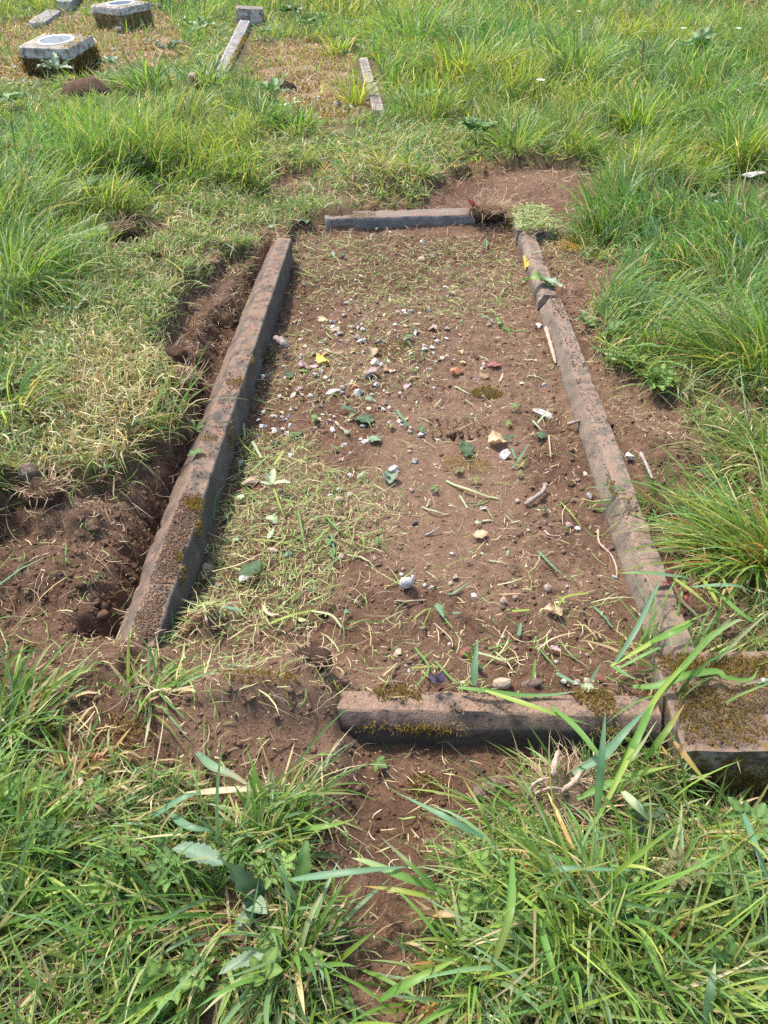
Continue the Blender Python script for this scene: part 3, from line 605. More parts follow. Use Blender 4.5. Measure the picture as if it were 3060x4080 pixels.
# --- dead roots and straw fibres on the soil
def fibres(n, y0, y1, fn, lmin, lmax, w):
    x, y = scatter(n, y0, y1); k = rng.random(len(x)) < fn(x, y); x, y = x[k], y[k]; m = len(x)
    pos = np.stack([x, y, ground_z(x, y) + 0.001], -1); c = col_pick(m, [(0.36, 0.25, 0.16), (0.46, 0.35, 0.22), (0.25, 0.16, 0.10), (0.55, 0.45, 0.32)], (3, 3, 3, 1))
    return blade_mesh('f', pos, rng.uniform(0, 6.28, m), rng.uniform(lmin, lmax, m), w * rng.uniform(0.6, 1.4, m), rng.uniform(0.9, 1.6, m), rng.normal(0.4, 0.6, m), c, c, S=4, curl=rng.normal(0, 1.6, m), roll=rng.normal(0, 0.8, m), lift=0.006)
edge_at = sampler(np.exp(-((sd_soil + 0.02) / 0.05) ** 2))
parts = [fibres(16000, 0.3, 2.6, lambda x, y: np.clip(0.5 * edge_at(x, y) + 0.12 * (1 - turf_at(x, y)), 0, 1) * stone_clear(x, y), 0.015, 0.07, 0.0011),
         fibres(9000, 2.4, 3.6, lambda x, y: 0.5 * (1 - turf_at(x, y)) + 0.4 * edge_at(x, y), 0.02, 0.08, 0.002)]
sl_y, sl_x = np.gradient(HT, ys, xs); bank_at = sampler(sstep(0.5, 1.2, np.hypot(sl_x, sl_y)))
parts.append(fibres(26000, 0.6, 2.7, lambda x, y: 0.8 * bank_at(x, y) * stone_clear(x, y), 0.02, 0.06, 0.0010))
fb = link('dead_roots', mesh_np('dead_roots', *merge(parts)), M['dry']); tag(fb, 'fine dead roots and straw fibres on the dug soil', 'roots', kind='stuff')

# --- crumbs of soil
phi = (1 + 5 ** 0.5) / 2
ICO_V = np.array([(-1, phi, 0), (1, phi, 0), (-1, -phi, 0), (1, -phi, 0), (0, -1, phi), (0, 1, phi), (0, -1, -phi), (0, 1, -phi), (phi, 0, -1), (phi, 0, 1), (-phi, 0, -1), (-phi, 0, 1)], float); ICO_V /= np.linalg.norm(ICO_V[0])
ICO_F = np.array([(0, 11, 5), (0, 5, 1), (0, 1, 7), (0, 7, 10), (0, 10, 11), (1, 5, 9), (5, 11, 4), (11, 10, 2), (10, 7, 6), (7, 1, 8), (3, 9, 4), (3, 4, 2), (3, 2, 6), (3, 6, 8), (3, 8, 9), (4, 9, 5), (2, 4, 11), (6, 2, 10), (8, 6, 7), (9, 8, 1)])
def crumbs(n, y0, y1, smin, smax, fn, zfn=ground_z, colmul=1.0, colf=None):
    x, y = scatter(n, y0, y1); k = rng.random(len(x)) < fn(x, y); x, y = x[k], y[k]; m = len(x)
    s = smin + (smax - smin) * rng.random(m) ** 5.0
    V = ICO_V[None] * (1 + 0.28 * rng.standard_normal((m, 12, 1))).clip(0.45, 1.6) * (s[:, None, None] * rng.uniform(0.7, 1.2, (m, 1, 3)))
    V[..., 2] *= 0.62
    V = V + np.stack([x, y, zfn(x, y) + 0.02 * s], -1)[:, None, :]
    F = (ICO_F[None] + (np.arange(m) * 12)[:, None, None]).reshape(-1, 3)
    c = col_at(x, y) if colf is None else colf(m)
    c = np.repeat((c * colmul * rng.uniform(0.9, 1.35, (m, 1)))[:, None, :], 12, 1)
    return V.reshape(-1, 3), F, c.reshape(-1, 3)
def soil_crumb(x, y): return np.clip((1 - turf_at(x, y)) * np.clip(rough_at(x, y), 0.1, 1.2) * 1.0, 0, 1) * stone_clear(x, y) * (1 - bed_at(x, y))
parts = [crumbs(24000, 0.25, 1.1, 0.0008, 0.006, soil_crumb), crumbs(26000, 1.1, 2.8, 0.0012, 0.0062, soil_crumb)]
def crumbs_on(n, x0, x1, y0, y1, seed, thr, smax=0.0022, z=0.0):
    x = rng.uniform(x0, x1, n); y = rng.uniform(y0, y1, n); k = fbm(x * 14, y * 14, seed, 4) + 0.12 * rng.standard_normal(n) > thr; x, y = x[k], y[k]; m = len(x)
    s = 0.0005 + (smax - 0.0005) * rng.random(m) ** 3
    V = ICO_V[None] * (1 + 0.25 * rng.standard_normal((m, 12, 1))).clip(0.5, 1.5) * s[:, None, None]; V[..., 2] *= 0.7; V = V + np.stack([x, y, np.full(m, z)], -1)[:, None, :]
    return V.reshape(-1, 3), (ICO_F[None] + (np.arange(m) * 12)[:, None, None]).reshape(-1, 3), np.repeat((dry_c * rng.uniform(0.75, 1.15, (m, 1)))[:, None, :], 12, 1).reshape(-1, 3)
parts += [crumbs_on(5200, -0.392, -0.356, 0.75, 2.4, 201, 0.50), crumbs_on(4200, -0.394, -0.356, 0.75, 1.10, 202, 0.44, 0.0022), crumbs_on(3200, 0.391, 0.428, 0.72, 2.45, 203, 0.52), crumbs_on(2600, -0.10, 0.34, 0.632, 0.662, 204, 0.36), crumbs_on(4200, 0.37, 0.64, 0.58, 0.73, 205, 0.42, z=0.010)]
parts[0] = crumbs(34000, 0.25, 1.1, 0.0008, 0.0052, lambda x, y: soil_crumb(x, y) * (0.25 + 0.75 * sstep(0.4, 0.6, fbm(x * 12, y * 12, 98, 3))))
gp = crumbs(16000, 0.6, 2.75, 0.0012, 0.0042, lambda x, y: plot_at(x, y) * (0.10 + 0.9 * sstep(0.5, 0.0, np.hypot((x + 0.1) / 0.6, (y - 1.75) / 0.8))), zfn=lambda x, y: ground_z(x, y) + 0.001, colf=lambda m: col_pick(m, [(0.6, 0.56, 0.5), (0.42, 0.36, 0.3), (0.5, 0.38, 0.26), (0.66, 0.6, 0.48)], (3, 2, 2, 2)))
tag(link('gravel', mesh_np('gravel', *gp, smooth=False), M['soil']), 'fine pale grit scattered through the soil of the plot', 'gravel', kind='stuff')
gyy, gxx = np.gradient(HT, ys, xs); slope_at = sampler(sstep(0.55, 1.3, np.hypot(gxx, gyy)) * (1 - 0.75 * TURF))
parts.append(crumbs(40000, 0.6, 2.8, 0.002, 0.011, lambda x, y: slope_at(x, y) * stone_clear(x, y)))
cr = link('soil_crumbs', mesh_np('soil_crumbs', *merge(parts)), M['soil']); tag(cr, 'loose crumbs of brown soil over the dug ground', 'soil', kind='stuff')

# ------------------------------------------------------------------ stones
import bmesh
def hull_mesh(seed, flat, pts=16, smooth=False):
    r = np.random.default_rng(seed); bm = bmesh.new()
    for _ in range(pts):
        v = r.standard_normal(3); v /= np.linalg.norm(v); v = v * r.uniform(0.8, 1.05) * np.array((0.5, 0.5 * r.uniform(0.72, 0.95), 0.5 * flat)); bm.verts.new(v)
    res = bmesh.ops.convex_hull(bm, input=bm.verts)
    bmesh.ops.delete(bm, geom=[g for g in res['geom_interior'] if isinstance(g, bmesh.types.BMVert)], context='VERTS')
    if smooth:
        bmesh.ops.triangulate(bm, faces=bm.faces); bmesh.ops.subdivide_edges(bm, edges=bm.edges, cuts=1, use_grid_fill=True); bmesh.ops.smooth_vert(bm, verts=bm.verts, factor=0.6)
    bmesh.ops.recalc_face_normals(bm, faces=bm.faces)
    me = bpy.data.meshes.new('stone'); bm.to_mesh(me); bm.free()
    if smooth: me.polygons.foreach_set('use_smooth', np.ones(len(me.polygons), bool))
    me.materials.append(M['stone']); return me
CHIP = [hull_mesh(100 + i, 0.6 + 0.03 * i, 15) for i in range(9)]
FLAT = [hull_mesh(200 + i, 0.32, 15) for i in range(4)]
ROUND = [hull_mesh(300 + i, 0.68, 22, True) for i in range(4)]
BIG = [hull_mesh(400 + i, 0.75, 34, True) for i in range(4)]
STONE_COL = {'w': (0.72, 0.67, 0.60), 'g': (0.40, 0.37, 0.34), 't': (0.46, 0.35, 0.24), 'p': (0.44, 0.32, 0.27), 'b': (0.20, 0.135, 0.105), 'c': (0.66, 0.56, 0.36), 'o': (0.46, 0.19, 0.09), 'd': (0.16, 0.14, 0.13)}
STONE_WORD = {'w': 'white gravel chip', 'g': 'grey gravel chip', 't': 'tan pebble', 'p': 'pinkish pebble', 'b': 'brown earthy pebble', 'c': 'cream flat chip', 'o': 'orange brick crumb', 'd': 'dark grey pebble'}
def stone(x, y, s, kind, zone=None, label=None, group=None, mesh=None, stretch=(1, 1, 1), rz=None, sink=0.15, name=None, z=None, cat='stone'):
    me = mesh or (random.choice(FLAT) if kind == 'c' else random.choice(ROUND) if kind in 'tpb' and random.random() < 0.5 else random.choice(CHIP))
    c = np.array(STONE_COL[kind]) * random.uniform(0.82, 1.15)
    s = max(s * 1.22, 0.008)
    zz = (gz(x, y) if z is None else z) + s * sink * stretch[2]
    nm = name or ('gravel_chip' if kind in 'wgc' else 'pebble')
    o = link(nm, me, None, loc=(x, y, zz), rot=(random.uniform(-0.35, 0.35), random.uniform(-0.35, 0.35), random.uniform(0, 6.28) if rz is None else rz), scale=(s * stretch[0], s * stretch[1], s * stretch[2]), color=tuple(c))
    size = 'tiny' if s < 0.011 else 'small' if s < 0.017 else 'larger'
    tag(o, label or ('%s %s lying %s' % (size, STONE_WORD[kind], zone)), cat, group or ('%s %ss %s' % (size, STONE_WORD[kind], zone))); return o

for zone, items in (
    ('in the far third of the plot', [(0.062,2.519,0.0134,'w'), (-0.066,2.105,0.0117,'c'), (-0.187,1.946,0.0158,'g'), (-0.184,1.916,0.0151,'w'), (-0.131,1.908,0.0130,'w'), (-0.102,1.874,0.0133,'w'), (-0.103,2.569,0.0110,'w'), (-0.055,2.626,0.0092,'w'), (-0.043,2.603,0.0118,'w'), (-0.011,1.977,0.0146,'w'), (0.007,1.981,0.0133,'w'), (0.008,1.956,0.0132,'w'), (0.029,1.972,0.0146,'g'), (0.049,1.979,0.0106,'w'), (-0.14,2.223,0.0087,'w'), (-0.051,2.207,0.0115,'g'), (-0.296,2.234,0.0161,'g'), (-0.245,2.281,0.0071,'w'), (-0.313,1.872,0.0141,'g'), (-0.283,1.996,0.0123,'p'), (-0.123,2.159,0.0114,'p'), (0.038,1.86,0.0102,'w'), (-0.034,2.079,0.0097,'w'), (-0.047,1.961,0.0101,'w')]),
    ('in the far third of the plot', [(0.062,2.507,0.0156,'w'), (0.09,2.371,0.0160,'g'), (0.061,2.333,0.0211,'t'), (0.125,2.151,0.0139,'w'), (0.148,2.112,0.0124,'w'), (0.129,2.087,0.0097,'w'), (0.11,1.967,0.0112,'c'), (0.075,1.988,0.0141,'g'), (0.223,2.234,0.0136,'b'), (0.243,1.917,0.0167,'p'), (0.362,1.9,0.0211,'w'), (0.237,2.175,0.0080,'w'), (0.186,1.872,0.0107,'t'), (0.12,1.874,0.0132,'g'), (0.162,1.929,0.0104,'g')]),
    ('in the gravelly middle of the plot', [(-0.252,1.836,0.0142,'w'), (-0.185,1.913,0.0137,'w'), (-0.131,1.907,0.0136,'w'), (-0.106,1.909,0.0123,'w'), (-0.099,1.868,0.0134,'w'), (-0.113,1.829,0.0173,'g'), (-0.105,1.806,0.0187,'w'), (-0.093,1.809,0.0150,'w'), (-0.055,1.8,0.0171,'g'), (0.013,1.836,0.0126,'p'), (-0.046,1.67,0.0133,'w'), (-0.03,1.697,0.0119,'w'), (-0.207,1.656,0.0176,'w'), (-0.21,1.558,0.0141,'w'), (-0.137,1.574,0.0156,'w'), (-0.134,1.552,0.0129,'g'), (-0.098,1.544,0.0224,'w'), (-0.056,1.582,0.0142,'w'), (-0.315,1.519,0.0152,'w'), (-0.272,1.51,0.0121,'c'), (-0.285,1.497,0.0121,'w'), (-0.251,1.512,0.0105,'w'), (-0.268,1.489,0.0142,'g'), (-0.18,1.507,0.0132,'d'), (-0.307,1.455,0.0189,'w'), (-0.28,1.438,0.0155,'w'), (-0.277,1.423,0.0138,'w'), (-0.257,1.429,0.0138,'w'), (-0.249,1.417,0.0148,'w'), (-0.245,1.447,0.0129,'w'), (-0.272,1.378,0.0145,'d'), (-0.262,1.383,0.0109,'b'), (-0.321,1.475,0.0103,'w'), (-0.258,1.474,0.0109,'g'), (-0.343,1.68,0.0163,'w'), (-0.335,1.696,0.0126,'g'), (-0.116,1.338,0.0140,'w'), (-0.185,1.418,0.0111,'p'), (-0.155,1.441,0.0166,'p'), (-0.143,1.398,0.0157,'w'), (-0.022,1.408,0.0144,'w'), (-0.001,1.411,0.0137,'w'), (0.023,1.387,0.0143,'p'), (0.002,1.396,0.0105,'w'), (0.02,1.312,0.0090,'t'), (-0.101,1.298,0.0090,'g'), (0.05,1.372,0.0108,'w'), (-0.069,1.471,0.0135,'c'), (-0.023,1.477,0.0109,'w'), (-0.145,1.462,0.0108,'w'), (-0.007,1.752,0.0128,'c'), (0.024,1.74,0.0115,'c'), (0.059,1.766,0.0153,'w'), (-0.314,1.87,0.0135,'w'), (-0.161,1.867,0.0147,'w'), (-0.108,1.572,0.0159,'o'), (0.005,1.523,0.0111,'p'), (-0.313,1.408,0.0095,'g'), (-0.064,1.537,0.0123,'g'), (-0.24,1.605,0.0098,'w'), (-0.182,1.636,0.0131,'w'), (-0.194,1.675,0.0118,'w'), (-0.035,1.49,0.0120,'p')]),
    ('on the trodden right side of the plot', [(0.194,1.662,0.0079,'w'), (0.078,1.606,0.0135,'p'), (0.329,1.693,0.0120,'p'), (0.282,1.582,0.0108,'w'), (0.334,1.58,0.0165,'g'), (0.021,1.298,0.0098,'t'), (0.044,1.359,0.0158,'w'), (0.021,1.374,0.0122,'p'), (0.115,1.815,0.0147,'w'), (0.093,1.799,0.0139,'w'), (0.079,1.769,0.0144,'w'), (0.058,1.747,0.0170,'w'), (0.08,1.747,0.0109,'w'), (0.114,1.719,0.0094,'w'), (0.101,1.708,0.0141,'c'), (0.036,1.837,0.0134,'w'), (0.309,1.281,0.0094,'b'), (0.031,1.265,0.0151,'g'), (0.118,1.866,0.0164,'g'), (0.231,1.897,0.0144,'p'), (0.158,1.533,0.0081,'g'), (0.022,1.72,0.0115,'w'), (0.013,1.809,0.0119,'g')]),
    ('among the clippings on the left of the plot', [(-0.12,1.279,0.0128,'p'), (-0.099,1.299,0.0095,'w'), (-0.115,1.179,0.0127,'g'), (-0.095,1.162,0.0105,'w'), (-0.131,1.166,0.0110,'w'), (-0.179,1.184,0.0146,'b'), (-0.097,1.219,0.0135,'g'), (-0.182,1.137,0.0109,'p'), (-0.172,1.121,0.0118,'p'), (-0.098,0.985,0.0131,'p'), (-0.04,0.976,0.0099,'p'), (-0.299,1.028,0.0103,'g'), (-0.309,0.942,0.0130,'g'), (-0.29,0.954,0.0108,'d'), (0.006,0.93,0.0073,'w'), (-0.123,0.846,0.0087,'t'), (-0.294,1.132,0.0088,'g')]),
    ('on the bare soil in the near half of the plot', [(-0.009,1.228,0.0150,'w'), (0.025,0.923,0.0101,'w'), (0.093,0.991,0.0089,'w'), (0.095,0.931,0.0152,'p'), (0.087,0.914,0.0105,'p'), (0.124,0.889,0.0108,'w'), (0.191,0.885,0.0118,'p'), (0.17,0.873,0.0134,'p'), (0.245,0.907,0.0179,'p'), (0.28,0.911,0.0095,'p'), (0.322,1.065,0.0115,'w'), (0.357,1.152,0.0143,'g'), (0.365,1.23,0.0113,'w'), (0.348,1.21,0.0118,'p'), (0.265,1.077,0.0137,'b'), (0.273,1.067,0.0093,'b'), (0.286,0.999,0.0089,'b'), (0.029,1.073,0.0138,'d'), (0.362,0.937,0.0101,'g'), (0.372,1.009,0.0095,'b'), (0.187,1.009,0.0090,'p'), (0.223,1.14,0.0108,'p'), (0.047,0.95,0.0067,'p'), (0.045,0.899,0.0074,'w'), (0.054,0.896,0.0084,'w'), (0.024,1.165,0.0116,'p'), (0.33,1.002,0.0068,'p'), (0.219,0.965,0.0052,'w'), (0.009,0.945,0.0066,'p'), (0.365,1.003,0.0068,'b'), (0.146,0.994,0.0047,'w'), (0.206,0.9,0.0059,'p')]),
    ('just behind the near kerb stone', [(0.238,0.704,0.0113,'w'), (0.257,0.705,0.0132,'g'), (0.275,0.71,0.0156,'t'), (0.177,0.772,0.0090,'b'), (0.236,0.754,0.0056,'w'), (0.094,0.692,0.0070,'w'), (0.02,0.74,0.0110,'b'), (0.018,0.721,0.0055,'w'), (0.025,0.735,0.0060,'b'), (0.284,0.763,0.0057,'p'), (0.081,0.786,0.0054,'w'), (0.014,0.727,0.0067,'g')]),
    ('in the mossy grave behind', [(-0.797,5.045,0.0342,'w'), (-0.831,7.141,0.0499,'w'), (-0.906,6.129,0.0290,'w'), (-0.645,5.992,0.0284,'w'), (-0.349,4.377,0.0417,'w'), (-0.277,4.315,0.0468,'w'), (-0.166,4.583,0.0224,'w'), (-0.173,4.918,0.0318,'t'), (-0.573,4.574,0.0187,'w'), (-0.459,4.559,0.0223,'w'), (-0.291,6.115,0.0347,'w'), (-0.201,5.733,0.0236,'w'), (-0.919,5.715,0.0309,'g'), (-0.593,5.288,0.0288,'g'), (-0.748,5.376,0.0258,'g'), (-0.492,5.202,0.0217,'t'), (-0.695,5.285,0.0254,'g')]),
    ('round the vase blocks at upper left', [(-2.168,6.287,0.0248,'w'), (-2.126,6.098,0.0327,'w'), (-2.071,5.895,0.0234,'w'), (-1.999,6.049,0.0479,'g'), (-1.908,5.636,0.0369,'w'), (-1.849,7.62,0.0526,'w'), (-1.806,6.438,0.0415,'w'), (-1.905,7.136,0.0396,'g'), (-2.837,7.675,0.0265,'w'), (-2.408,5.339,0.0460,'w'), (-2.317,4.95,0.0395,'w'), (-2.357,6.954,0.0291,'g'), (-2.268,6.729,0.0376,'g'), (-2.119,6.67,0.0317,'t'), (-2.068,6.862,0.0325,'t'), (-1.918,6.553,0.0312,'t'), (-1.964,6.32,0.0267,'g'), (-1.995,5.897,0.0284,'t'), (-1.992,5.751,0.0245,'w'), (-1.842,5.661,0.0242,'w'), (-2.848,7.965,0.0549,'t'), (-1.934,6.866,0.0383,'t'), (-2.118,7.497,0.0311,'t')])):
    for (x, y, s, k) in items: stone(x, y, s, k, zone)

ST = 'single stones on the plot'
(x, y, s), = [(-0.123,2.242,0.0170)]; stone(x, y, s, 'c', label='cream flat chip alone on dark soil in the far plot', mesh=FLAT[1])
(x, y, s), = [(-0.156,2.063,0.0159)]; stone(x, y, s, 'w', label='white chip with a dark pebble behind it near a moss patch')
(x, y, s), = [(0.059,2.347,0.0242)]; stone(x, y, s, 't', label='rounded tan pebble beside clippings in the far plot', mesh=ROUND[0])
(x, y, s), = [(-0.194,1.783,0.0294)]; stone(x, y, s, 'w', label='long white stone just behind the yellow leaf', stretch=(1.25, 0.5, 0.5), rz=0.6)
(x, y, s), = [(-0.062,1.684,0.0237)]; stone(x, y, s, 'w', label='large bright white chip right of the tan leaf')
(x, y, s), = [(-0.253,1.585,0.0214)]; stone(x, y, s, 'w', label='white and grey stone nearest the left kerb middle')
(x, y, s), = [(-0.158,1.562,0.0282)]; stone(x, y, s, 'w', label='long flat white stone in the middle of the gravel', stretch=(1.15, 0.6, 0.45), rz=0.0)
(x, y, s), = [(-0.074,1.627,0.0377)]; stone(x, y, s, 'p', label='large angular pink-tan stone in the gravelly middle of the plot', mesh=CHIP[3], stretch=(1.1, 0.85, 0.8), rz=0.2, name='stone')
(x, y, s), = [(-0.071,1.343,0.0178)]; stone(x, y, s, 'w', label='white stone with dark speckles beside a green leaf')
(x, y, s), = [(0.134,1.634,0.0309)]; stone(x, y, s, 'o', label='orange brick fragment left of the curled brown leaf', mesh=CHIP[5], stretch=(1.05, 0.75, 0.75), rz=0.25, name='brick_fragment', cat='brick')
(x, y, s), = [(0.314,1.444,0.0491)]; stone(x, y, s, 'w', label='flat white half-round slab of stone near the right kerb', mesh=FLAT[0], stretch=(1.05, 0.5, 0.7), rz=-0.05, name='stone', sink=0.2)
(x, y, s), = [(0.212,1.286,0.0235)]; stone(x, y, s, 'w', label='bright white stone below the crumpled brown leaves', mesh=CHIP[2], rz=0.6, sink=0.3)
(x, y, s), = [(0.431,1.78,0.0147)]; stone(x, y, s, 'w', label='smooth white pebble outside the right kerb by a broad leaf', mesh=ROUND[2], sink=0.35, stretch=(0.8, 1.05, 0.9), name='pebble')
(x, y, s), = [(0.45,1.248,0.0194)]; stone(x, y, s, 'w', label='white stone outside the right kerb beside the soil heap', mesh=CHIP[1], sink=0.35)
(x, y, s), = [(-0.301,1.244,0.0399)]; stone(x, y, s, 't', label='flat tan stone under clippings beside the left kerb', mesh=FLAT[2], name='stone')
(x, y, s), = [(-0.111,1.147,0.0176)]; stone(x, y, s, 't', label='pale tan pebble at the edge of the clippings')
(x, y, s), = [(-0.265,0.96,0.0223)]; stone(x, y, s, 'w', label='bright white stone with a green leaf lying on it', mesh=CHIP[4], sink=0.3)
(x, y, s), = [(-0.337,0.995,0.0212)]; stone(x, y, s, 't', label='yellowish tan stone against the near end of the left kerb', mesh=FLAT[3])
(x, y, s), = [(-0.011,1.233,0.0216)]; stone(x, y, s, 'w', label='pale chip with dry leaf scraps left of the boot print')
(x, y, s), = [(-0.151,0.834,0.0134)]; stone(x, y, s, 'c', label='cream flat chip in front of the clippings', mesh=FLAT[1])
(x, y, s), = [(0.157,1.113,0.0180)]; stone(x, y, s, 'g', label='flat grey oblong chip on smooth soil left of the twig', mesh=FLAT[0], stretch=(1, 0.55, 0.9), rz=0.1)
(x, y, s), = [(0.014,0.892,0.0295)]; stone(x, y, s, 'w', label='tall knobbly whitish stone standing on dark crumbly soil', mesh=BIG[1], stretch=(0.72, 0.62, 1.15), sink=0.34, name='stone')
(x, y, s), = [(0.308,1.073,0.0159)]; stone(x, y, s, 'p', label='round purplish pebble left of the right kerb', mesh=ROUND[1])
(x, y, s), = [(0.148,0.691,0.0277)]; stone(x, y, s, 't', label='largest brown cube-like stone against the near kerb', mesh=BIG[0], stretch=(1.0, 0.8, 0.85), sink=0.26, rz=0.2, name='stone')
(x, y, s), = [(0.192,0.696,0.0288)]; stone(x, y, s, 'b', label='low brown stone half buried behind the near kerb', mesh=BIG[2], stretch=(1.0, 0.55, 0.5), sink=0.2, rz=0.15, name='stone')
(x, y, s), = [(0.001,0.76,0.0183)]; stone(x, y, s, 'c', label='curled whitish chip standing on crumbly soil', mesh=FLAT[3], stretch=(1, 0.6, 0.8), sink=0.4)
(x, y, s), = [(-0.642,1.063,0.0314)]; stone(x, y, s, 'b', label='reddish brown stone at the lawn edge above the left soil bank', mesh=BIG[3], sink=0.3, name='stone')
(x, y, s), = [(0.503,0.679,0.0151)]; stone(x, y, s, 'g', label='grey lump on top of the near corner block', mesh=BIG[1], stretch=(1, 0.7, 0.5), z=0.014, name='stone')
(x, y, s), = [(-0.413,0.358,0.0246)]; stone(x, y, s, 'p', label='pale pinkish stone at the left edge in the near grass', mesh=BIG[0], sink=0.35, name='stone')
(x, y, s), = [(-2.239,6.949,0.0918)]; stone(x, y, s, 'w', label='flat white stone in front of the farther vase block', mesh=FLAT[0], stretch=(1, 0.6, 0.9), sink=0.3)
(x, y, s), = [(-1.116,4.592,0.1000)]; stone(x, y, s, 't', label='large tan rock in grass left of the mossy grave', mesh=BIG[2], sink=0.42, name='rock', cat='rock')
(x, y, s), = [(-1.983,8.629,0.2236)]; stone(x, y, s, 'w', label='jagged whitish rock near the top edge of the view', mesh=CHIP[6], sink=0.45, name='rock', cat='rock')
(x, y, s), = [(1.204,2.83,0.1111)]; stone(x, y, s, 'w', label='broad pale slab of rock in the long grass on the right', mesh=FLAT[2], stretch=(0.75, 0.35, 0.5), sink=1.3, rz=0.15, name='rock', cat='rock')
(x, y, s), = [(1.06,2.768,0.0433)]; stone(x, y, s, 'd', label='small dark lump in the grass left of the pale rock', mesh=BIG[3], sink=0.5, name='stone')
for (x, y, s, k) in [(0.128,0.551,0.0231,'b'), (0.108,0.54,0.0184,'b'), (0.138,0.56,0.0171,'b')]: stone(x, y, s * 1.1, k, label='brown soil-crusted stone in the soil before the near kerb', group='soil-crusted stones before the near kerb', mesh=BIG[1], sink=0.12)
for _ in range(150):                                     # the gravel spread in the middle of the plot
    x = min(0.2, -0.32 + abs(random.gauss(0, 0.24))); y = random.gauss(1.70, 0.24)
    if 1.15 < y < 2.45: stone(x, y, random.uniform(0.005, 0.0125), random.choice('wwwwwwggptc'), 'in the gravelly middle of the plot')

# ------------------------------------------------------------------ leaves
def leaf_outline(kind, t):
    if kind == 'lance': return 0.16 * np.sin(np.pi * t ** 0.8) ** 0.8
    if kind == 'toothed': return 0.17 * np.sin(np.pi * np.clip(t, 0, 1) ** 0.75) ** 0.7 * (0.82 + 0.24 * np.abs(((t * 9) % 1.0) - 0.5) * 2)
    if kind == 'lobed': return 0.24 * np.sin(np.pi * t ** 0.7) ** 0.6 * (0.5 + 0.55 * np.abs(((t * 5) % 1.0) - 0.5) * 2)
    if kind == 'oval': return 0.30 * np.sin(np.pi * t ** 0.85) ** 0.75
    if kind == 'round': return 0.46 * np.sin(np.pi * t ** 0.7) ** 0.55 * (0.88 + 0.14 * np.abs(((t * 8) % 1.0) - 0.5) * 2)
    if kind == 'leaflet': return 0.27 * np.sin(np.pi * t ** 0.9) ** 0.8 * (0.74 + 0.34 * np.abs(((t * 6) % 1.0) - 0.5) * 2)
def leaf_geo(kind, arch=0.5, fold=0.25, wave=0.03, seed=0, nt=19, origin=(0, 0, 0), az=0.0, size=1.0):
    r = np.random.default_rng(seed); t = np.linspace(0, 1, nt); w = np.maximum(leaf_outline(kind, t), 0.006); s = np.array((-1, -0.5, 0, 0.5, 1.0))
    ang = -arch * t * 1.4 + arch * 0.35
    X = np.concatenate([[0], np.cumsum(np.cos((ang[1:] + ang[:-1]) / 2))]) / (nt - 1); Z = np.concatenate([[0], np.cumsum(np.sin((ang[1:] + ang[:-1]) / 2))]) / (nt - 1)
    ph = r.uniform(0, 6)
    V = np.zeros((nt, 5, 3)); V[..., 0] = X[:, None] + 0.03 * np.abs(s)[None] * 0; V[..., 1] = w[:, None] * s[None]
    V[..., 2] = Z[:, None] + fold * np.abs(s)[None] * w[:, None] + wave * np.sin(t * 17 + ph)[:, None] * np.abs(s)[None] * np.sign(s)[None] + wave * 0.8 * np.sin(t * 9 + ph * 2)[:, None]
    c = np.ones((nt, 5, 3)); c[:, 2] *= (1.35, 1.3, 1.4); c[:, (0, 4)] *= 0.92
    V = V.reshape(-1, 3) * size; ca, sa = math.cos(az), math.sin(az)
    V = np.stack([V[:, 0] * ca - V[:, 1] * sa, V[:, 0] * sa + V[:, 1] * ca, V[:, 2]], -1) + np.array(origin)
    b = np.arange(nt * 5).reshape(nt, 5)
    F = np.stack([b[:-1, :-1], b[:-1, 1:], b[1:, 1:], b[1:, :-1]], -1).reshape(-1, 4)
    return V, F, c.reshape(-1, 3)
def leaf_mesh(kind, **kw):
    v, f, c = leaf_geo(kind, **kw); me = mesh_np('leaf', v, f, c); me.materials.append(M['leaf']); return me
def palmate_mesh(n, seed, stalk=0.7):
    """leaf of several toothed leaflets on one stalk"""
    parts = []
    spread = 1.15 if n == 3 else 1.9
    for i in range(n):
        a = spread * (i / (n - 1) * 2 - 1) if n > 1 else 0
        parts.append(leaf_geo('leaflet', arch=0.35 + 0.1 * (i % 2), fold=0.3, wave=0.03, seed=seed + i, nt=13, origin=(stalk, 0, 0.10), az=a, size=0.75 if abs(a) > 1 else 0.9))
    t = np.linspace(0, 1, 6); sv = np.stack([np.stack([t * stalk, np.full(6, -0.018), 0.10 * np.sin(t * 1.57)], -1), np.stack([t * stalk, np.full(6, 0.018), 0.10 * np.sin(t * 1.57)], -1)], 1).reshape(-1, 3)
    b = np.arange(12).reshape(6, 2); sf = np.stack([b[:-1, 0], b[:-1, 1], b[1:, 1], b[1:, 0]], -1)
    parts.append((sv, sf, np.tile((1.3, 1.1, 0.8), (12, 1))))
    me = mesh_np('leaf', *merge(parts)); me.materials.append(M['leaf']); return me
LEAF = {k: [leaf_mesh(k, arch=a, seed=10 * i + len(k), fold=f, wave=w) for i, (a, f, w) in enumerate(((0.5, 0.3, 0.015), (0.9, 0.2, 0.03), (0.2, 0.45, 0.02)))] for k in ('lance', 'toothed', 'lobed', 'oval', 'round')}
LIMP = {k: [leaf_mesh(k, arch=a, seed=50 + 10 * i, fold=f, wave=w) for i, (a, f, w) in enumerate(((0.15, 0.12, 0.035), (0.6, 0.5, 0.06), (-0.3, -0.15, 0.05)))] for k in ('toothed', 'lobed', 'oval', 'round', 'leaflet', 'lance')}
LEAF['three'] = [palmate_mesh(3, 5), palmate_mesh(3, 25, 0.5)]; LEAF['five'] = [palmate_mesh(5, 45), palmate_mesh(5, 65, 0.5)]
LIMP['three'] = LEAF['three']; LIMP['five'] = LEAF['five']
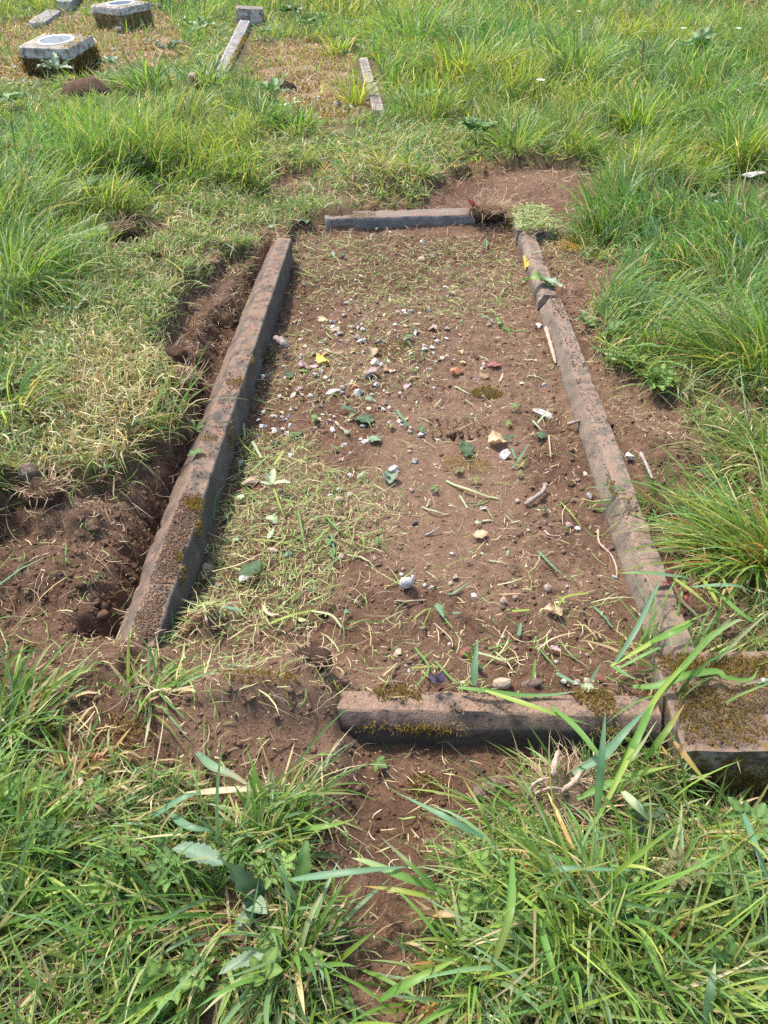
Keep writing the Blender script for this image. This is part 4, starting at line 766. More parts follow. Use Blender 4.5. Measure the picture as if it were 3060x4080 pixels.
LCOL = {'green': (0.085, 0.165, 0.035), 'dark': (0.045, 0.085, 0.028), 'grey': (0.17, 0.24, 0.14), 'pale': (0.33, 0.40, 0.22), 'yellow': (0.75, 0.62, 0.10), 'brown': (0.28, 0.17, 0.085), 'tan': (0.42, 0.31, 0.17), 'red': (0.20, 0.06, 0.045), 'olive': (0.15, 0.15, 0.05), 'blue': (0.12, 0.19, 0.115), 'light': (0.15, 0.25, 0.05), 'purple': (0.10, 0.07, 0.10), 'mauve': (0.40, 0.27, 0.26)}
def loose_leaf(x, y, s, kind, col, label, group=None, rz=None, z=None, lift=0.010, tilt=None):
    me = random.choice(LIMP[kind]); c = np.array(LCOL[col]) * random.uniform(0.85, 1.2); rz = random.uniform(0, 6.28) if rz is None else rz
    g = (gz(x, y) if z is None else z) + lift
    o = link('fallen_leaf', me, None, loc=(x - 0.5 * s * math.cos(rz), y - 0.5 * s * math.sin(rz), g), rot=(random.uniform(-0.2, 0.2), random.uniform(-0.15, 0.15) if tilt is None else tilt, rz), scale=s, color=tuple(c))
    return tag(o, label, 'leaf', group)
for (x, y, s, k, c, lab) in (
    (*[(-0.275,1.685,0.0387)][0], 'oval', 'dark', 'dark green torn leaf standing in the gravel left of the yellow leaf'),
    (*[(-0.352,1.76,0.0336)][0], 'toothed', 'green', 'green leaf leaning against the inner side of the left kerb'),
    (*[(-0.079,1.421,0.0450)][0], 'round', 'dark', 'large crumpled dark green leaf below the gravel'),
    (*[(-0.115,1.47,0.0433)][0], 'lance', 'dark', 'rolled dark green leaf just above the large crumpled one'),
    (*[(-0.188,1.443,0.0375)][0], 'lance', 'green', 'narrow green leaf left of the crumpled dark leaves'),
    (*[(-0.221,1.389,0.0287)][0], 'three', 'green', 'three-lobed green leaf with a bent pale stalk'),
    (*[(-0.051,1.339,0.0305)][0], 'round', 'grey', 'grey-green leaf behind the speckled white stone'),
    (*[(-0.194,1.725,0.0347)][0], 'round', 'yellow', 'yellow leaf among the gravel'),
    (*[(-0.072,1.734,0.0424)][0], 'oval', 'tan', 'folded tan dead leaf right of the yellow leaf'),
    (*[(-0.243,1.714,0.0361)][0], 'round', 'mauve', 'pale dry mauve leaf between gravel chips'),
    (*[(-0.069,1.51,0.0248)][0], 'oval', 'grey', 'small limp grey-green leaf beside the flat white stone'),
    (*[(0.136,1.311,0.0729)][0], 'lobed', 'dark', 'long shrivelled dark leaf before the boot print'),
    (*[(0.202,1.33,0.0395)][0], 'round', 'tan', 'curled yellowish brown leaf standing beside a dark green one'),
    (*[(0.227,1.343,0.0341)][0], 'toothed', 'dark', 'dark green leaf tip right of the curled yellowish leaf'),
    (*[(0.295,1.358,0.0329)][0], 'oval', 'dark', 'folded dark leaf below the flat white slab of stone'),
    (*[(0.222,1.666,0.0362)][0], 'oval', 'red', 'curled reddish brown leaf right of the brick fragment'),
    (*[(0.196,1.625,0.0324)][0], 'oval', 'brown', 'yellow-brown arched leaf beside the brick fragment'),
    (*[(-0.233,1.064,0.0002)][0][:2], [(-0.244,1.06,0.0298)][0][2], 'lance', 'pale', 'pale green leaf blade in the middle of the clippings'),
    (*[(-0.239,1.107,0.0306)][0], 'oval', 'pale', 'limp pale green leaf on the clippings'),
    (*[(-0.328,1.129,0.0363)][0], 'toothed', 'green', 'green toothed leaf beside the left kerb in the clippings'),
    (*[(-0.074,1.211,0.0242)][0], 'toothed', 'pale', 'small pale toothed leaf at the right edge of the clippings'),
    (*[(-0.019,1.201,0.0279)][0], 'oval', 'grey', 'folded grey-green leaf left of the smooth soil'),
    (*[(-0.123,0.993,0.0191)][0], 'three', 'green', 'small dark green cluster leaf at the clippings edge'),
    (*[(-0.196,1.009,0.0193)][0], 'oval', 'blue', 'small bluish leaf lying flat in the clippings'),
    (*[(-0.329,1.303,0.0283)][0], 'toothed', 'grey', 'grey-green leaf high up beside the left kerb'),
    (*[(-0.037,1.011,0.0217)][0], 'lance', 'green', 'small green leaf on bare soil right of the clippings'),
    (*[(-0.322,0.898,0.0226)][0], 'oval', 'olive', 'olive leaf near the buried end of the left kerb'),
    (*[(-0.177,2.642,0.0497)][0], 'toothed', 'grey', 'drooping grey-green leaf against the far kerb stone'),
    (*[(-0.223,2.417,0.0465)][0], 'toothed', 'grey', 'limp grey-green leaf in the far left of the plot'),
    (*[(-0.19,2.393,0.0430)][0], 'toothed', 'dark', 'dark curled leaf overlapping the limp one in the far plot'),
    (*[(-0.335,2.638,0.0858)][0], 'lance', 'dark', 'long dark leaf by the gap at the far left corner'),
    (*[(-0.436,2.56,0.0323)][0], 'oval', 'grey', 'small grey-green leaf beyond the end of the left kerb'),
    (*[(-0.086,2.62,0.0296)][0], 'toothed', 'grey', 'small leaf with a pale stalk below the far kerb'),
    (*[(0.259,1.911,0.0227)][0], 'oval', 'light', 'light green leaf scrap with crossed blades, far right of plot'),
    (*[(-0.024,0.579,0.0187)][0], 'three', 'green', 'green lobed leaf just below the near kerb stone'),
    (*[(-0.214,0.711,0.0145)][0], 'oval', 'blue', 'small rounded leaf above the near soil heap'),
    (*[(-0.078,0.84,0.0119)][0], 'round', 'grey', 'tiny round grey leaf left of crumbly dark soil'),
    (*[(-0.235,0.707,0.0175)][0], 'toothed', 'blue', 'bluish toothed leaf lying left of the near soil heap'),
    (*[(-0.102,0.732,0.0119)][0], 'oval', 'green', 'small green leaf right of the near soil heap'),
    (*[(0.1,0.756,0.0192)][0], 'oval', 'red', 'dark red leaf beside the green shoot'),
    (*[(0.238,0.773,0.0172)][0], 'oval', 'mauve', 'pinkish dry leaf lying on the near soil'),
    (*[(0.267,0.689,0.0181)][0], 'round', 'pale', 'pale yellow-green leaf behind the near kerb at right'),
    (*[(0.288,0.709,0.0165)][0], 'oval', 'red', 'red-brown leaf near the right kerb foot'),
    (*[(0.242,0.847,0.0240)][0], 'oval', 'tan', 'tan dry leaf, left of a pair, on the near soil'),
    (*[(0.251,0.847,0.0228)][0], 'oval', 'tan', 'tan dry leaf, right of a pair, on the near soil'),
    (*[(-0.017,1.196,0.0294)][0], 'round', 'grey', 'grey-green leaf near pale chip scraps'),
    (*[(0.265,1.105,0.0140)][0], 'oval', 'dark', 'tiny dark green leaf below the twig'),
    (*[(0.071,1.164,0.0159)][0], 'three', 'green', 'tiny green leaf on smooth soil'),
    (*[(0.144,1.036,0.0296)][0], 'oval', 'tan', 'dry tan leaf curl on the smooth soil'),
    (*[(0.144,1.2,0.0206)][0], 'three', 'olive', 'yellow-green leaf scrap above the smooth soil'),
    (*[(-0.333,0.349,0.0256)][0], 'three', 'blue', 'single lobed leaf on bare soil at lower left'),
    (*[(0.183,0.29,0.0500)][0], 'oval', 'grey', 'broad oval grey-green leaf low in the near right grass')):
    rz = None
    lf = loose_leaf(x, y, s * 1.05, k, c, lab, rz=rz)
lf = loose_leaf(*(0.383, 2.062), 0.10, 'toothed', 'light', 'fresh light green leaf draped over the right kerb', rz=-0.25, z=0.004)
loose_leaf(*(0.409, 2.047), 0.085, 'toothed', 'grey', 'grey underside of a leaf hanging off the right kerb', rz=-0.9, z=0.006)
loose_leaf(*(-0.248, 0.948), 0.05, 'oval', 'dark', 'dark green leaf resting on the bright white stone', rz=0.5, lift=0.030)
loose_leaf(*(-0.395, 1.22), 0.035, 'oval', 'green', 'small green leaf scrap on top of the left kerb', rz=0.6, z=0.003, lift=0.004)
for (x, y, s, k, c) in [(-0.113,1.375,0.0207,'oval','grey'), (0.045,1.381,0.0285,'toothed','dark'), (-0.135,1.322,0.0227,'toothed','green'), (-0.205,1.834,0.0189,'oval','green'), (0.022,1.802,0.0218,'three','green'), (-0.106,1.437,0.0240,'oval','olive'), (-0.02,1.391,0.0235,'oval','olive'), (-0.24,1.686,0.0208,'three','light')] + [(0.225,1.406,0.0161,'three','light'), (0.254,1.461,0.0196,'three','green'), (0.047,1.375,0.0275,'toothed','green'), (0.258,1.894,0.0198,'oval','light'), (0.381,1.66,0.0180,'oval','olive'), (0.018,1.783,0.0260,'toothed','green'), (0.012,1.393,0.0175,'oval','dark')] + [(-0.292,1.188,0.0147,'oval','green'), (-0.31,1.183,0.0200,'round','pale'), (-0.183,1.179,0.0172,'lance','green'), (-0.118,1.031,0.0196,'three','green'), (-0.296,1.064,0.0225,'oval','pale'), (-0.161,0.886,0.0180,'lance','green'), (-0.142,0.898,0.0136,'oval','dark'), (-0.074,1.079,0.0113,'oval','grey')] + [(0.298,1.054,0.0108,'oval','green'), (0.143,1.069,0.0137,'oval','pale'), (0.188,0.987,0.0144,'lance','pale'), (0.125,0.99,0.0110,'oval','grey'), (0.119,0.968,0.0093,'three','olive'), (0.232,1.222,0.0149,'three','olive'), (0.122,1.227,0.0179,'five','olive')]:
    part = 'far half' if y > 1.6 else 'middle' if y > 1.15 else 'near half'; hue = {'grey': 'grey-green', 'dark': 'dark green', 'light': 'light green', 'pale': 'pale green'}.get(c, c)
    loose_leaf(x, y, s * 1.0, k, c, 'small %s leaf scrap strewn on the %s of the plot' % (hue, part), '%s leaf scraps in the %s' % (hue, part))
for _ in range(40):                                     # dry leaf bits mixed into the gravel
    x = min(0.15, -0.32 + abs(random.gauss(0, 0.25))); y = random.gauss(1.70, 0.22)
    c = random.choice(('tan', 'mauve', 'brown', 'tan')); loose_leaf(x, y, random.uniform(0.012, 0.028), random.choice(('oval', 'round', 'lobed')), c, 'dry %s leaf bit among the gravel' % ('pinkish' if c == 'mauve' else c), 'dry %s leaf bits in the gravel' % c, lift=0.005)

# ------------------------------------------------------------------ single grass blades and stems
def smooth_path(P, n):
    P = np.array(P, float)
    if len(P) == 2: return P[0] + (P[1] - P[0]) * np.linspace(0, 1, n)[:, None]
    Q = np.vstack([2 * P[0] - P[1], P, 2 * P[-1] - P[-2]]); u = np.linspace(0, len(P) - 1 - 1e-6, n); i = u.astype(int); f = (u - i)[:, None]
    a, b, c, d = Q[i], Q[i + 1], Q[i + 2], Q[i + 3]
    return 0.5 * ((2 * b) + (c - a) * f + (2 * a - 5 * b + 4 * c - d) * f ** 2 + (3 * b - a - 3 * c + d) * f ** 3)
def ribbon_geo(P, width, col, tipcol=None, taper=1.0, n=None, above=True, fold=0.3, base_taper=0.5):
    n = n or max(7, 4 * len(P)); C_ = smooth_path(P, n); t = np.linspace(0, 1, n)
    if above: C_[:, 2] = np.maximum(C_[:, 2], ground_z(C_[:, 0], C_[:, 1]) + 0.003)
    T = np.gradient(C_, axis=0); T /= np.linalg.norm(T, axis=1)[:, None] + 1e-9
    S_ = np.cross(T, np.array((0, 0, 1.0))); S_ /= np.linalg.norm(S_, axis=1)[:, None] + 1e-6
    U = np.cross(S_, T)
    w = width * 0.5 * (1 - taper * t ** 2.5).clip(0.05) * (base_taper + (1 - base_taper) * np.minimum(1, t * 4))
    V = np.stack([C_ - S_ * w[:, None] + U * (fold * w)[:, None], C_, C_ + S_ * w[:, None] + U * (fold * w)[:, None]], 1).reshape(-1, 3)
    b = np.arange(n * 3).reshape(n, 3); F = np.stack([b[:-1, :-1], b[:-1, 1:], b[1:, 1:], b[1:, :-1]], -1).reshape(-1, 4)
    tc = np.array(col if tipcol is None else tipcol); c = np.array(col) * (1 - t[:, None] ** 2) + tc * t[:, None] ** 2
    c = np.repeat(c[:, None, :], 3, 1); c[:, 1] *= 1.25
    return V, F, c.reshape(-1, 3)
GC_ = {'g': (0.115, 0.235, 0.045), 'b': (0.125, 0.235, 0.125), 'y': (0.25, 0.33, 0.055), 's': (0.48, 0.40, 0.24), 'd': (0.13, 0.10, 0.06), 'p': (0.36, 0.40, 0.22), 'o': (0.34, 0.20, 0.07)}
def blade(name, P, width, c='g', tip=None, label=None, group=None, parent=None, taper=1.0, cut=False):
    me = mesh_np(name, *ribbon_geo(P, width, GC_[c], None if tip is None else GC_[tip], taper, base_taper=0.95 if cut else 0.5))
    o = link(name, me, M['grass'], parent=parent)
    if label: tag(o, label, 'grass stalk', group)
    return o
stem = empty('grass_plant', (0, 0, 0)); tag(stem, 'long flattened grass plant fallen across the near right corner of the kerbs', 'grass stem')
blade('stalk', [(0.227,0.462,0.02), (0.266,0.516,0.05), (0.323,0.608,0.06), (0.38,0.674,0.05), (0.425,0.723,0.05), (0.447,0.745,0.045)], 0.007, 'y', 'g', parent=stem, taper=0.6)
for P, w, c, tp in (([(0.216,0.53,0.02), (0.252,0.543,0.04), (0.278,0.563,0.06), (0.319,0.604,0.06)], 0.013, 'b', 'b'), ([(0.27,0.527,0.03), (0.287,0.549,0.06), (0.313,0.59,0.06), (0.327,0.61,0.06)], 0.010, 'g', 'g'),
                    ([(0.215,0.496,0.02), (0.274,0.52,0.03), (0.333,0.531,0.04)], 0.010, 'g', 'y'), ([(0.344,0.631,0.05), (0.424,0.718,0.05), (0.475,0.756,0.05), (0.491,0.76,0.05)], 0.008, 'g', 'p')):
    blade('grass_blade', P, w, c, tp, parent=stem)
blade('grass_stalk', [(0.237,0.482,0), (0.233,0.501,0.08), (0.241,0.55,0.12)], 0.011, 'b', 'b', 'tall straight blue-green blade standing before the near kerb')
blade('grass_stalk', [(0.202,0.62,0.03), (0.222,0.574,0.05), (0.243,0.535,0.05), (0.262,0.518,0.03)], 0.009, 'g', 'g', 'green blade leaning diagonally over the near kerb face')
blade('grass_stalk', [(0.307,0.716,0), (0.341,0.756,0.03), (0.38,0.82,0.04), (0.403,0.854,0.045)], 0.008, 'b', 'b', 'straight bluish blade propped over the near end of the right kerb')
blade('grass_stalk', [(0.446,0.867,0.03), (0.378,0.87,0.035), (0.34,0.874,0.03)], 0.008, 'b', 'y', 'bluish blade lying level across the right kerb')
blade('grass_stalk', [(0.303,0.715,0), (0.361,0.741,0.02), (0.41,0.768,0.03), (0.458,0.788,0.04)], 0.008, 'y', 'g', 'yellow-green stalk from plot soil over the right kerb end')
blade('grass_stalk', [(0.361,0.741,0.02), (0.388,0.739,0.045), (0.433,0.776,0.03)], 0.012, 'g', 'g', 'broad green blade beside the yellow-green stalk')
blade('grass_stalk', [(0.315,0.712,0), (0.355,0.724,0.02), (0.404,0.747,0.025)], 0.006, 'g', 'b', 'thin green blade just below the yellow-green stalk')
blade('grass_stalk', [(0.321,0.669,0.012), (0.35,0.666,0.018), (0.384,0.673,0.03), (0.431,0.683,0.03), (0.443,0.673,0.03), (0.479,0.679,0.02), (0.494,0.693,0.03)], 0.013, 'g', 'g', 'broad kinked green blade lying over the corner block')
blade('grass_stalk', [(0.303,0.715,0), (0.315,0.7,0.004), (0.33,0.687,0.005)], 0.008, 'g', 'b', 'short green blade end on the soil inside the near corner')
blade('grass_stalk', [(0.422,0.868,0.03), (0.442,0.829,0.035), (0.465,0.8,0.03)], 0.007, 'y', 'g', 'yellow-green blade running down beside the right kerb')
blade('grass_stalk', [(0.447,0.846,0.03), (0.48,0.83,0.05), (0.506,0.828,0.05), (0.541,0.829,0.03)], 0.008, 'b', 'b', 'arched bluish blade right of the right kerb')
blade('grass_stalk', [(0.473,0.877,0.02), (0.467,0.817,0.04), (0.474,0.8,0.03)], 0.008, 'y', 'y', 'short yellow-green blade beside the arched bluish one')
blade('grass_stalk', [(0.476,0.844,0.03), (0.493,0.778,0.045), (0.528,0.761,0.03)], 0.009, 'g', 'g', 'green blade slanting down to the right edge')
blade('grass_stalk', [(0.419,0.856,0.03), (0.413,0.795,0.05), (0.427,0.76,0.05), (0.441,0.714,0.02)], 0.006, 'd', 'g', 'dark reddish seed stalk leaning over the right kerb end')
blade('grass_stalk', [(0.309,0.552,0.02), (0.329,0.566,0.06), (0.361,0.605,0.06)], 0.009, 'g', 'o', 'blade with a brown tip standing before the corner block')
blade('grass_stalk', [(0.275,0.512,0.01), (0.273,0.47,0.05), (0.293,0.46,0.03)], 0.014, 'b', 'p', 'broad bent blade below the near kerb')
blade('grass_stalk', [(0.346,0.571,0.03), (0.357,0.542,0.03), (0.375,0.519,0.02)], 0.009, 'o', 'y', 'brownish drooping blade in front of the corner block')
blade('grass_stalk', [(0.264,0.522,0.03), (0.284,0.534,0.06), (0.325,0.588,0.05)], 0.006, 'g', 's', 'thin blade crossing in front of the near kerb right end')
blade('grass_stalk', [(0.332,0.573,0.02), (0.332,0.552,0.03), (0.336,0.542,0.02)], 0.004, 'o', 'o', 'thin reddish stalk before the corner block gap')
blade('grass_stalk', [(0.084,0.662,0.012), (0.12,0.655,0.015), (0.172,0.656,0.006), (0.213,0.658,0.006), (0.245,0.661,0.012)], 0.008, 'g', 'b', 'long green blade lying along the top of the near kerb')
blade('grass_stalk', [(0.12,0.655,0.015), (0.169,0.623,0.03), (0.209,0.607,0.03), (0.254,0.607,0.01)], 0.008, 'y', 'g', 'long green blade crossing the near kerb face')
blade('grass_stalk', [(0.107,0.672,0.005), (0.108,0.693,0.02), (0.114,0.73,0.035)], 0.011, 'b', 'b', 'upright cut blue-green blade behind the near kerb')
CB = 'cut grass blades lying on the plot'
for P, w, c in (([(0.027,0.76,-0.02), (0.046,0.714,-0.01), (0.029,0.674,0)], 0.006, 'g'), ([(0.056,0.735,-0.02), (0.08,0.693,-0.01), (0.1,0.672,0.005)], 0.006, 'g'), ([(0.226,0.708,-0.01), (0.247,0.683,0)], 0.011, 'b'), ([(0.269,0.687,0), (0.283,0.702,0.02)], 0.008, 'b'),
                ([(0.212,0.772,-0.03), (0.223,0.739,-0.02), (0.235,0.719,-0.02)], 0.005, 'g'), ([(0.21,0.769,-0.03), (0.235,0.783,-0.02), (0.273,0.805,-0.03)], 0.005, 's'), ([(0.185,0.796,-0.03), (0.192,0.822,-0.03)], 0.011, 'b'), ([(0.195,0.708,-0.02), (0.2,0.733,-0.01)], 0.008, 'g'), ([(0.181,0.847,-0.03), (0.208,0.85,-0.03)], 0.009, 'y'),
                ([(0.087,0.84,-0.03), (0.101,0.842,-0.03)], 0.008, 'b'), ([(0.06,0.857,-0.03), (0.074,0.828,-0.03)], 0.011, 'b'), ([(0.074,0.828,-0.03), (0.086,0.809,-0.03)], 0.005, 'g'), ([(0.119,0.752,-0.02), (0.14,0.745,-0.02), (0.159,0.735,-0.02)], 0.008, 'p'), ([(0.137,0.768,-0.03), (0.152,0.766,-0.02), (0.175,0.787,-0.03)], 0.006, 'g'),
                ([(0.145,0.765,-0.03), (0.161,0.735,-0.02), (0.167,0.72,-0.02)], 0.005, 's'), ([(0.15,0.774,-0.03), (0.17,0.816,-0.03)], 0.004, 's'), ([(0.021,0.721,-0.02), (0.06,0.725,-0.02)], 0.005, 'y'), ([(-0.018,0.698,-0.01), (0.001,0.721,-0.01)], 0.004, 's'), ([(0.057,0.819,-0.03), (0.081,0.789,-0.03), (0.084,0.77,-0.03)], 0.003, 's'),
                ([(0.091,1.197,-0.04), (0.135,1.16,-0.03), (0.186,1.143,-0.04)], 0.011, 'p'), ([(0.082,0.885,-0.04), (0.098,0.892,-0.03), (0.127,0.919,-0.03)], 0.008, 'b'), ([(0.165,0.915,-0.04), (0.189,0.914,-0.03), (0.214,0.937,-0.04)], 0.006, 'p'), ([(0.243,1.001,-0.04), (0.261,0.95,-0.03), (0.291,0.927,-0.04)], 0.008, 'b'), ([(0.043,1.116,-0.04), (0.067,1.095,-0.03), (0.091,1.095,-0.04)], 0.007, 'p'),
                ([(0.249,0.857,-0.04), (0.261,0.864,-0.02), (0.272,0.873,-0.02), (0.305,0.88,-0.02)], 0.008, 'y'), ([(0.311,0.858,-0.04), (0.332,0.817,-0.03)], 0.009, 'b'), ([(0.303,1.14,-0.04), (0.315,1.092,-0.03), (0.329,1.07,-0.04)], 0.006, 'y'), ([(0.063,0.867,-0.04), (0.074,0.839,-0.04)], 0.010, 'b'), ([(0.051,1.116,-0.04), (0.058,1.133,-0.03)], 0.006, 'p'), ([(0.114,1.152,-0.04), (0.127,1.113,-0.04)], 0.008, 'p'), ([(0.139,1.123,-0.04), (0.174,1.142,-0.04)], 0.007, 'g'), ([(0.204,1.077,-0.04), (0.221,1.084,-0.04)], 0.007, 'p'), ([(0.152,1.079,-0.04), (0.174,1.08,-0.04)], 0.009, 'p'), ([(0.156,0.976,-0.04), (0.185,0.966,-0.04)], 0.005, 'p'),
                ([(0.125,1.57,-0.04), (0.155,1.537,-0.04)], 0.009, 'p'), ([(0.223,1.244,-0.04), (0.239,1.258,-0.02), (0.26,1.302,-0.02)], 0.008, 'b'), ([(0.228,1.303,-0.03), (0.231,1.267,-0.03)], 0.010, 'b'), ([(0.293,1.4,-0.03), (0.317,1.423,-0.01)], 0.008, 'p'), ([(0.283,1.411,-0.03), (0.298,1.369,-0.03)], 0.009, 'p'), ([(0.31,1.353,-0.03), (0.303,1.274,-0.03)], 0.006, 's'), ([(0.236,1.246,-0.04), (0.254,1.268,-0.03)], 0.009, 'y'), ([(0.3,1.698,-0.04), (0.332,1.684,-0.04)], 0.010, 'p'), ([(0.301,1.62,-0.04), (0.347,1.595,-0.04)], 0.007, 'p'), ([(0.231,1.592,-0.04), (0.24,1.616,-0.03)], 0.010, 's'), ([(0.076,1.478,-0.04), (0.092,1.511,-0.04)], 0.007, 'p'), ([(0.147,1.51,-0.04), (0.166,1.481,-0.04)], 0.005, 'p'), ([(0.003,1.43,-0.05), (0.021,1.387,-0.05)], 0.011, 'b'), ([(0.196,1.72,-0.04), (0.213,1.685,-0.04)], 0.008, 'p'), ([(0.269,1.911,-0.05), (0.287,1.822,-0.04)], 0.007, 'g'), ([(0.259,1.882,-0.05), (0.302,1.86,-0.04), (0.333,1.857,-0.04)], 0.008, 'g'),
                ([(-0.138,1.105,-0.05), (-0.112,1.055,-0.04), (-0.086,1.037,-0.05)], 0.007, 'g'), ([(-0.13,0.948,-0.05), (-0.079,1.007,-0.04)], 0.007, 'g'), ([(-0.267,1.044,-0.06), (-0.224,1.017,-0.04), (-0.177,1.016,-0.05)], 0.006, 'y'), ([(-0.319,0.957,-0.06), (-0.267,0.957,-0.04), (-0.222,1.012,-0.05)], 0.005, 's'), ([(-0.188,1.116,-0.05), (-0.173,1.041,-0.03), (-0.164,1.002,-0.04)], 0.007, 'g'), ([(-0.243,1.182,-0.05), (-0.224,1.123,-0.04), (-0.211,1.095,-0.05)], 0.006, 'y'), ([(-0.088,0.986,-0.05), (-0.047,0.959,-0.04), (-0.042,0.945,-0.05)], 0.007, 'p'), ([(-0.239,0.944,-0.06), (-0.226,0.965,-0.04)], 0.010, 'g'), ([(-0.136,0.849,-0.04), (-0.103,0.831,-0.03), (-0.085,0.806,-0.03)], 0.008, 'p'), ([(-0.283,0.857,-0.04), (-0.245,0.837,-0.03)], 0.011, 'b'), ([(-0.195,0.812,-0.03), (-0.163,0.82,-0.02), (-0.132,0.842,-0.03)], 0.009, 'y'), ([(-0.121,1.051,-0.05), (-0.109,0.982,-0.04)], 0.009, 'b'), ([(-0.148,1.017,-0.05), (-0.132,1.05,-0.04)], 0.009, 'g'), ([(-0.298,1.253,-0.06), (-0.267,1.298,-0.05)], 0.010, 'g'), ([(-0.348,1.108,-0.07), (-0.349,1.154,-0.05), (-0.339,1.198,-0.05)], 0.007, 'g'), ([(-0.215,0.859,-0.04), (-0.202,0.832,-0.03), (-0.185,0.831,-0.03)], 0.010, 's'), ([(-0.064,1.041,-0.05), (-0.059,1.001,-0.05)], 0.008, 'y'),
                ([(-0.008,1.459,-0.05), (0.006,1.424,-0.05), (0.023,1.389,-0.05)], 0.013, 'b'), ([(-0.317,1.375,-0.07), (-0.286,1.3,-0.06)], 0.012, 'p'), ([(-0.258,1.291,-0.07), (-0.242,1.326,-0.06)], 0.012, 'y'), ([(-0.347,1.447,-0.07), (-0.33,1.365,-0.06)], 0.006, 'p'), ([(-0.356,1.403,-0.07), (-0.323,1.337,-0.06), (-0.283,1.294,-0.06)], 0.006, 'y'),
                ([(-0.334,2.302,-0.06), (-0.28,2.247,-0.05), (-0.232,2.237,-0.05)], 0.008, 'g'), ([(-0.315,2.326,-0.06), (-0.268,2.248,-0.05)], 0.006, 'y'), ([(-0.328,2.528,-0.06), (-0.278,2.453,-0.05)], 0.010, 'p'), ([(-0.44,2.662,0), (-0.427,2.562,-0.02)], 0.012, 'p'), ([(-0.024,2.599,-0.06), (0.028,2.526,-0.05)], 0.006, 'y'), ([(0.21,1.966,-0.05), (0.256,1.907,-0.04)], 0.012, 'b'), ([(0.251,1.978,-0.05), (0.266,1.886,-0.04), (0.29,1.844,-0.05)], 0.008, 'g'), ([(0.271,2.022,-0.05), (0.291,2.148,-0.04)], 0.007, 'g'), ([(0.26,2.464,-0.05), (0.269,2.46,-0.03), (0.271,2.517,-0.03)], 0.012, 'b'), ([(0.365,2.284,0), (0.39,2.263,0.02), (0.423,2.282,0.02)], 0.010, 'p')):
    ym = sum(p[1] for p in P) / len(P); xm = sum(p[0] for p in P) / len(P)
    where = 'behind the near kerb' if ym < 0.82 else 'on the left clippings' if xm < -0.08 and ym < 1.5 else 'on the trodden soil' if ym < 1.3 else 'in the middle of the plot' if ym < 1.8 else 'in the far part of the plot'
    hue = {'g': 'green', 'b': 'blue-green', 'y': 'yellow-green', 's': 'straw-coloured', 'p': 'pale green'}[c]; big = 'long' if np.linalg.norm(np.array(P[0]) - np.array(P[-1])) > 0.075 else 'short'
    blade('grass_stalk', P, w * 0.55, c, None, '%s %s cut grass blade lying %s' % (big, hue, where), '%s %s cut blades %s' % (big, hue, where), taper=random.choice((0.3, 0.5, 0.95)), cut=True)
FB = 'long blades in the near foreground grass'
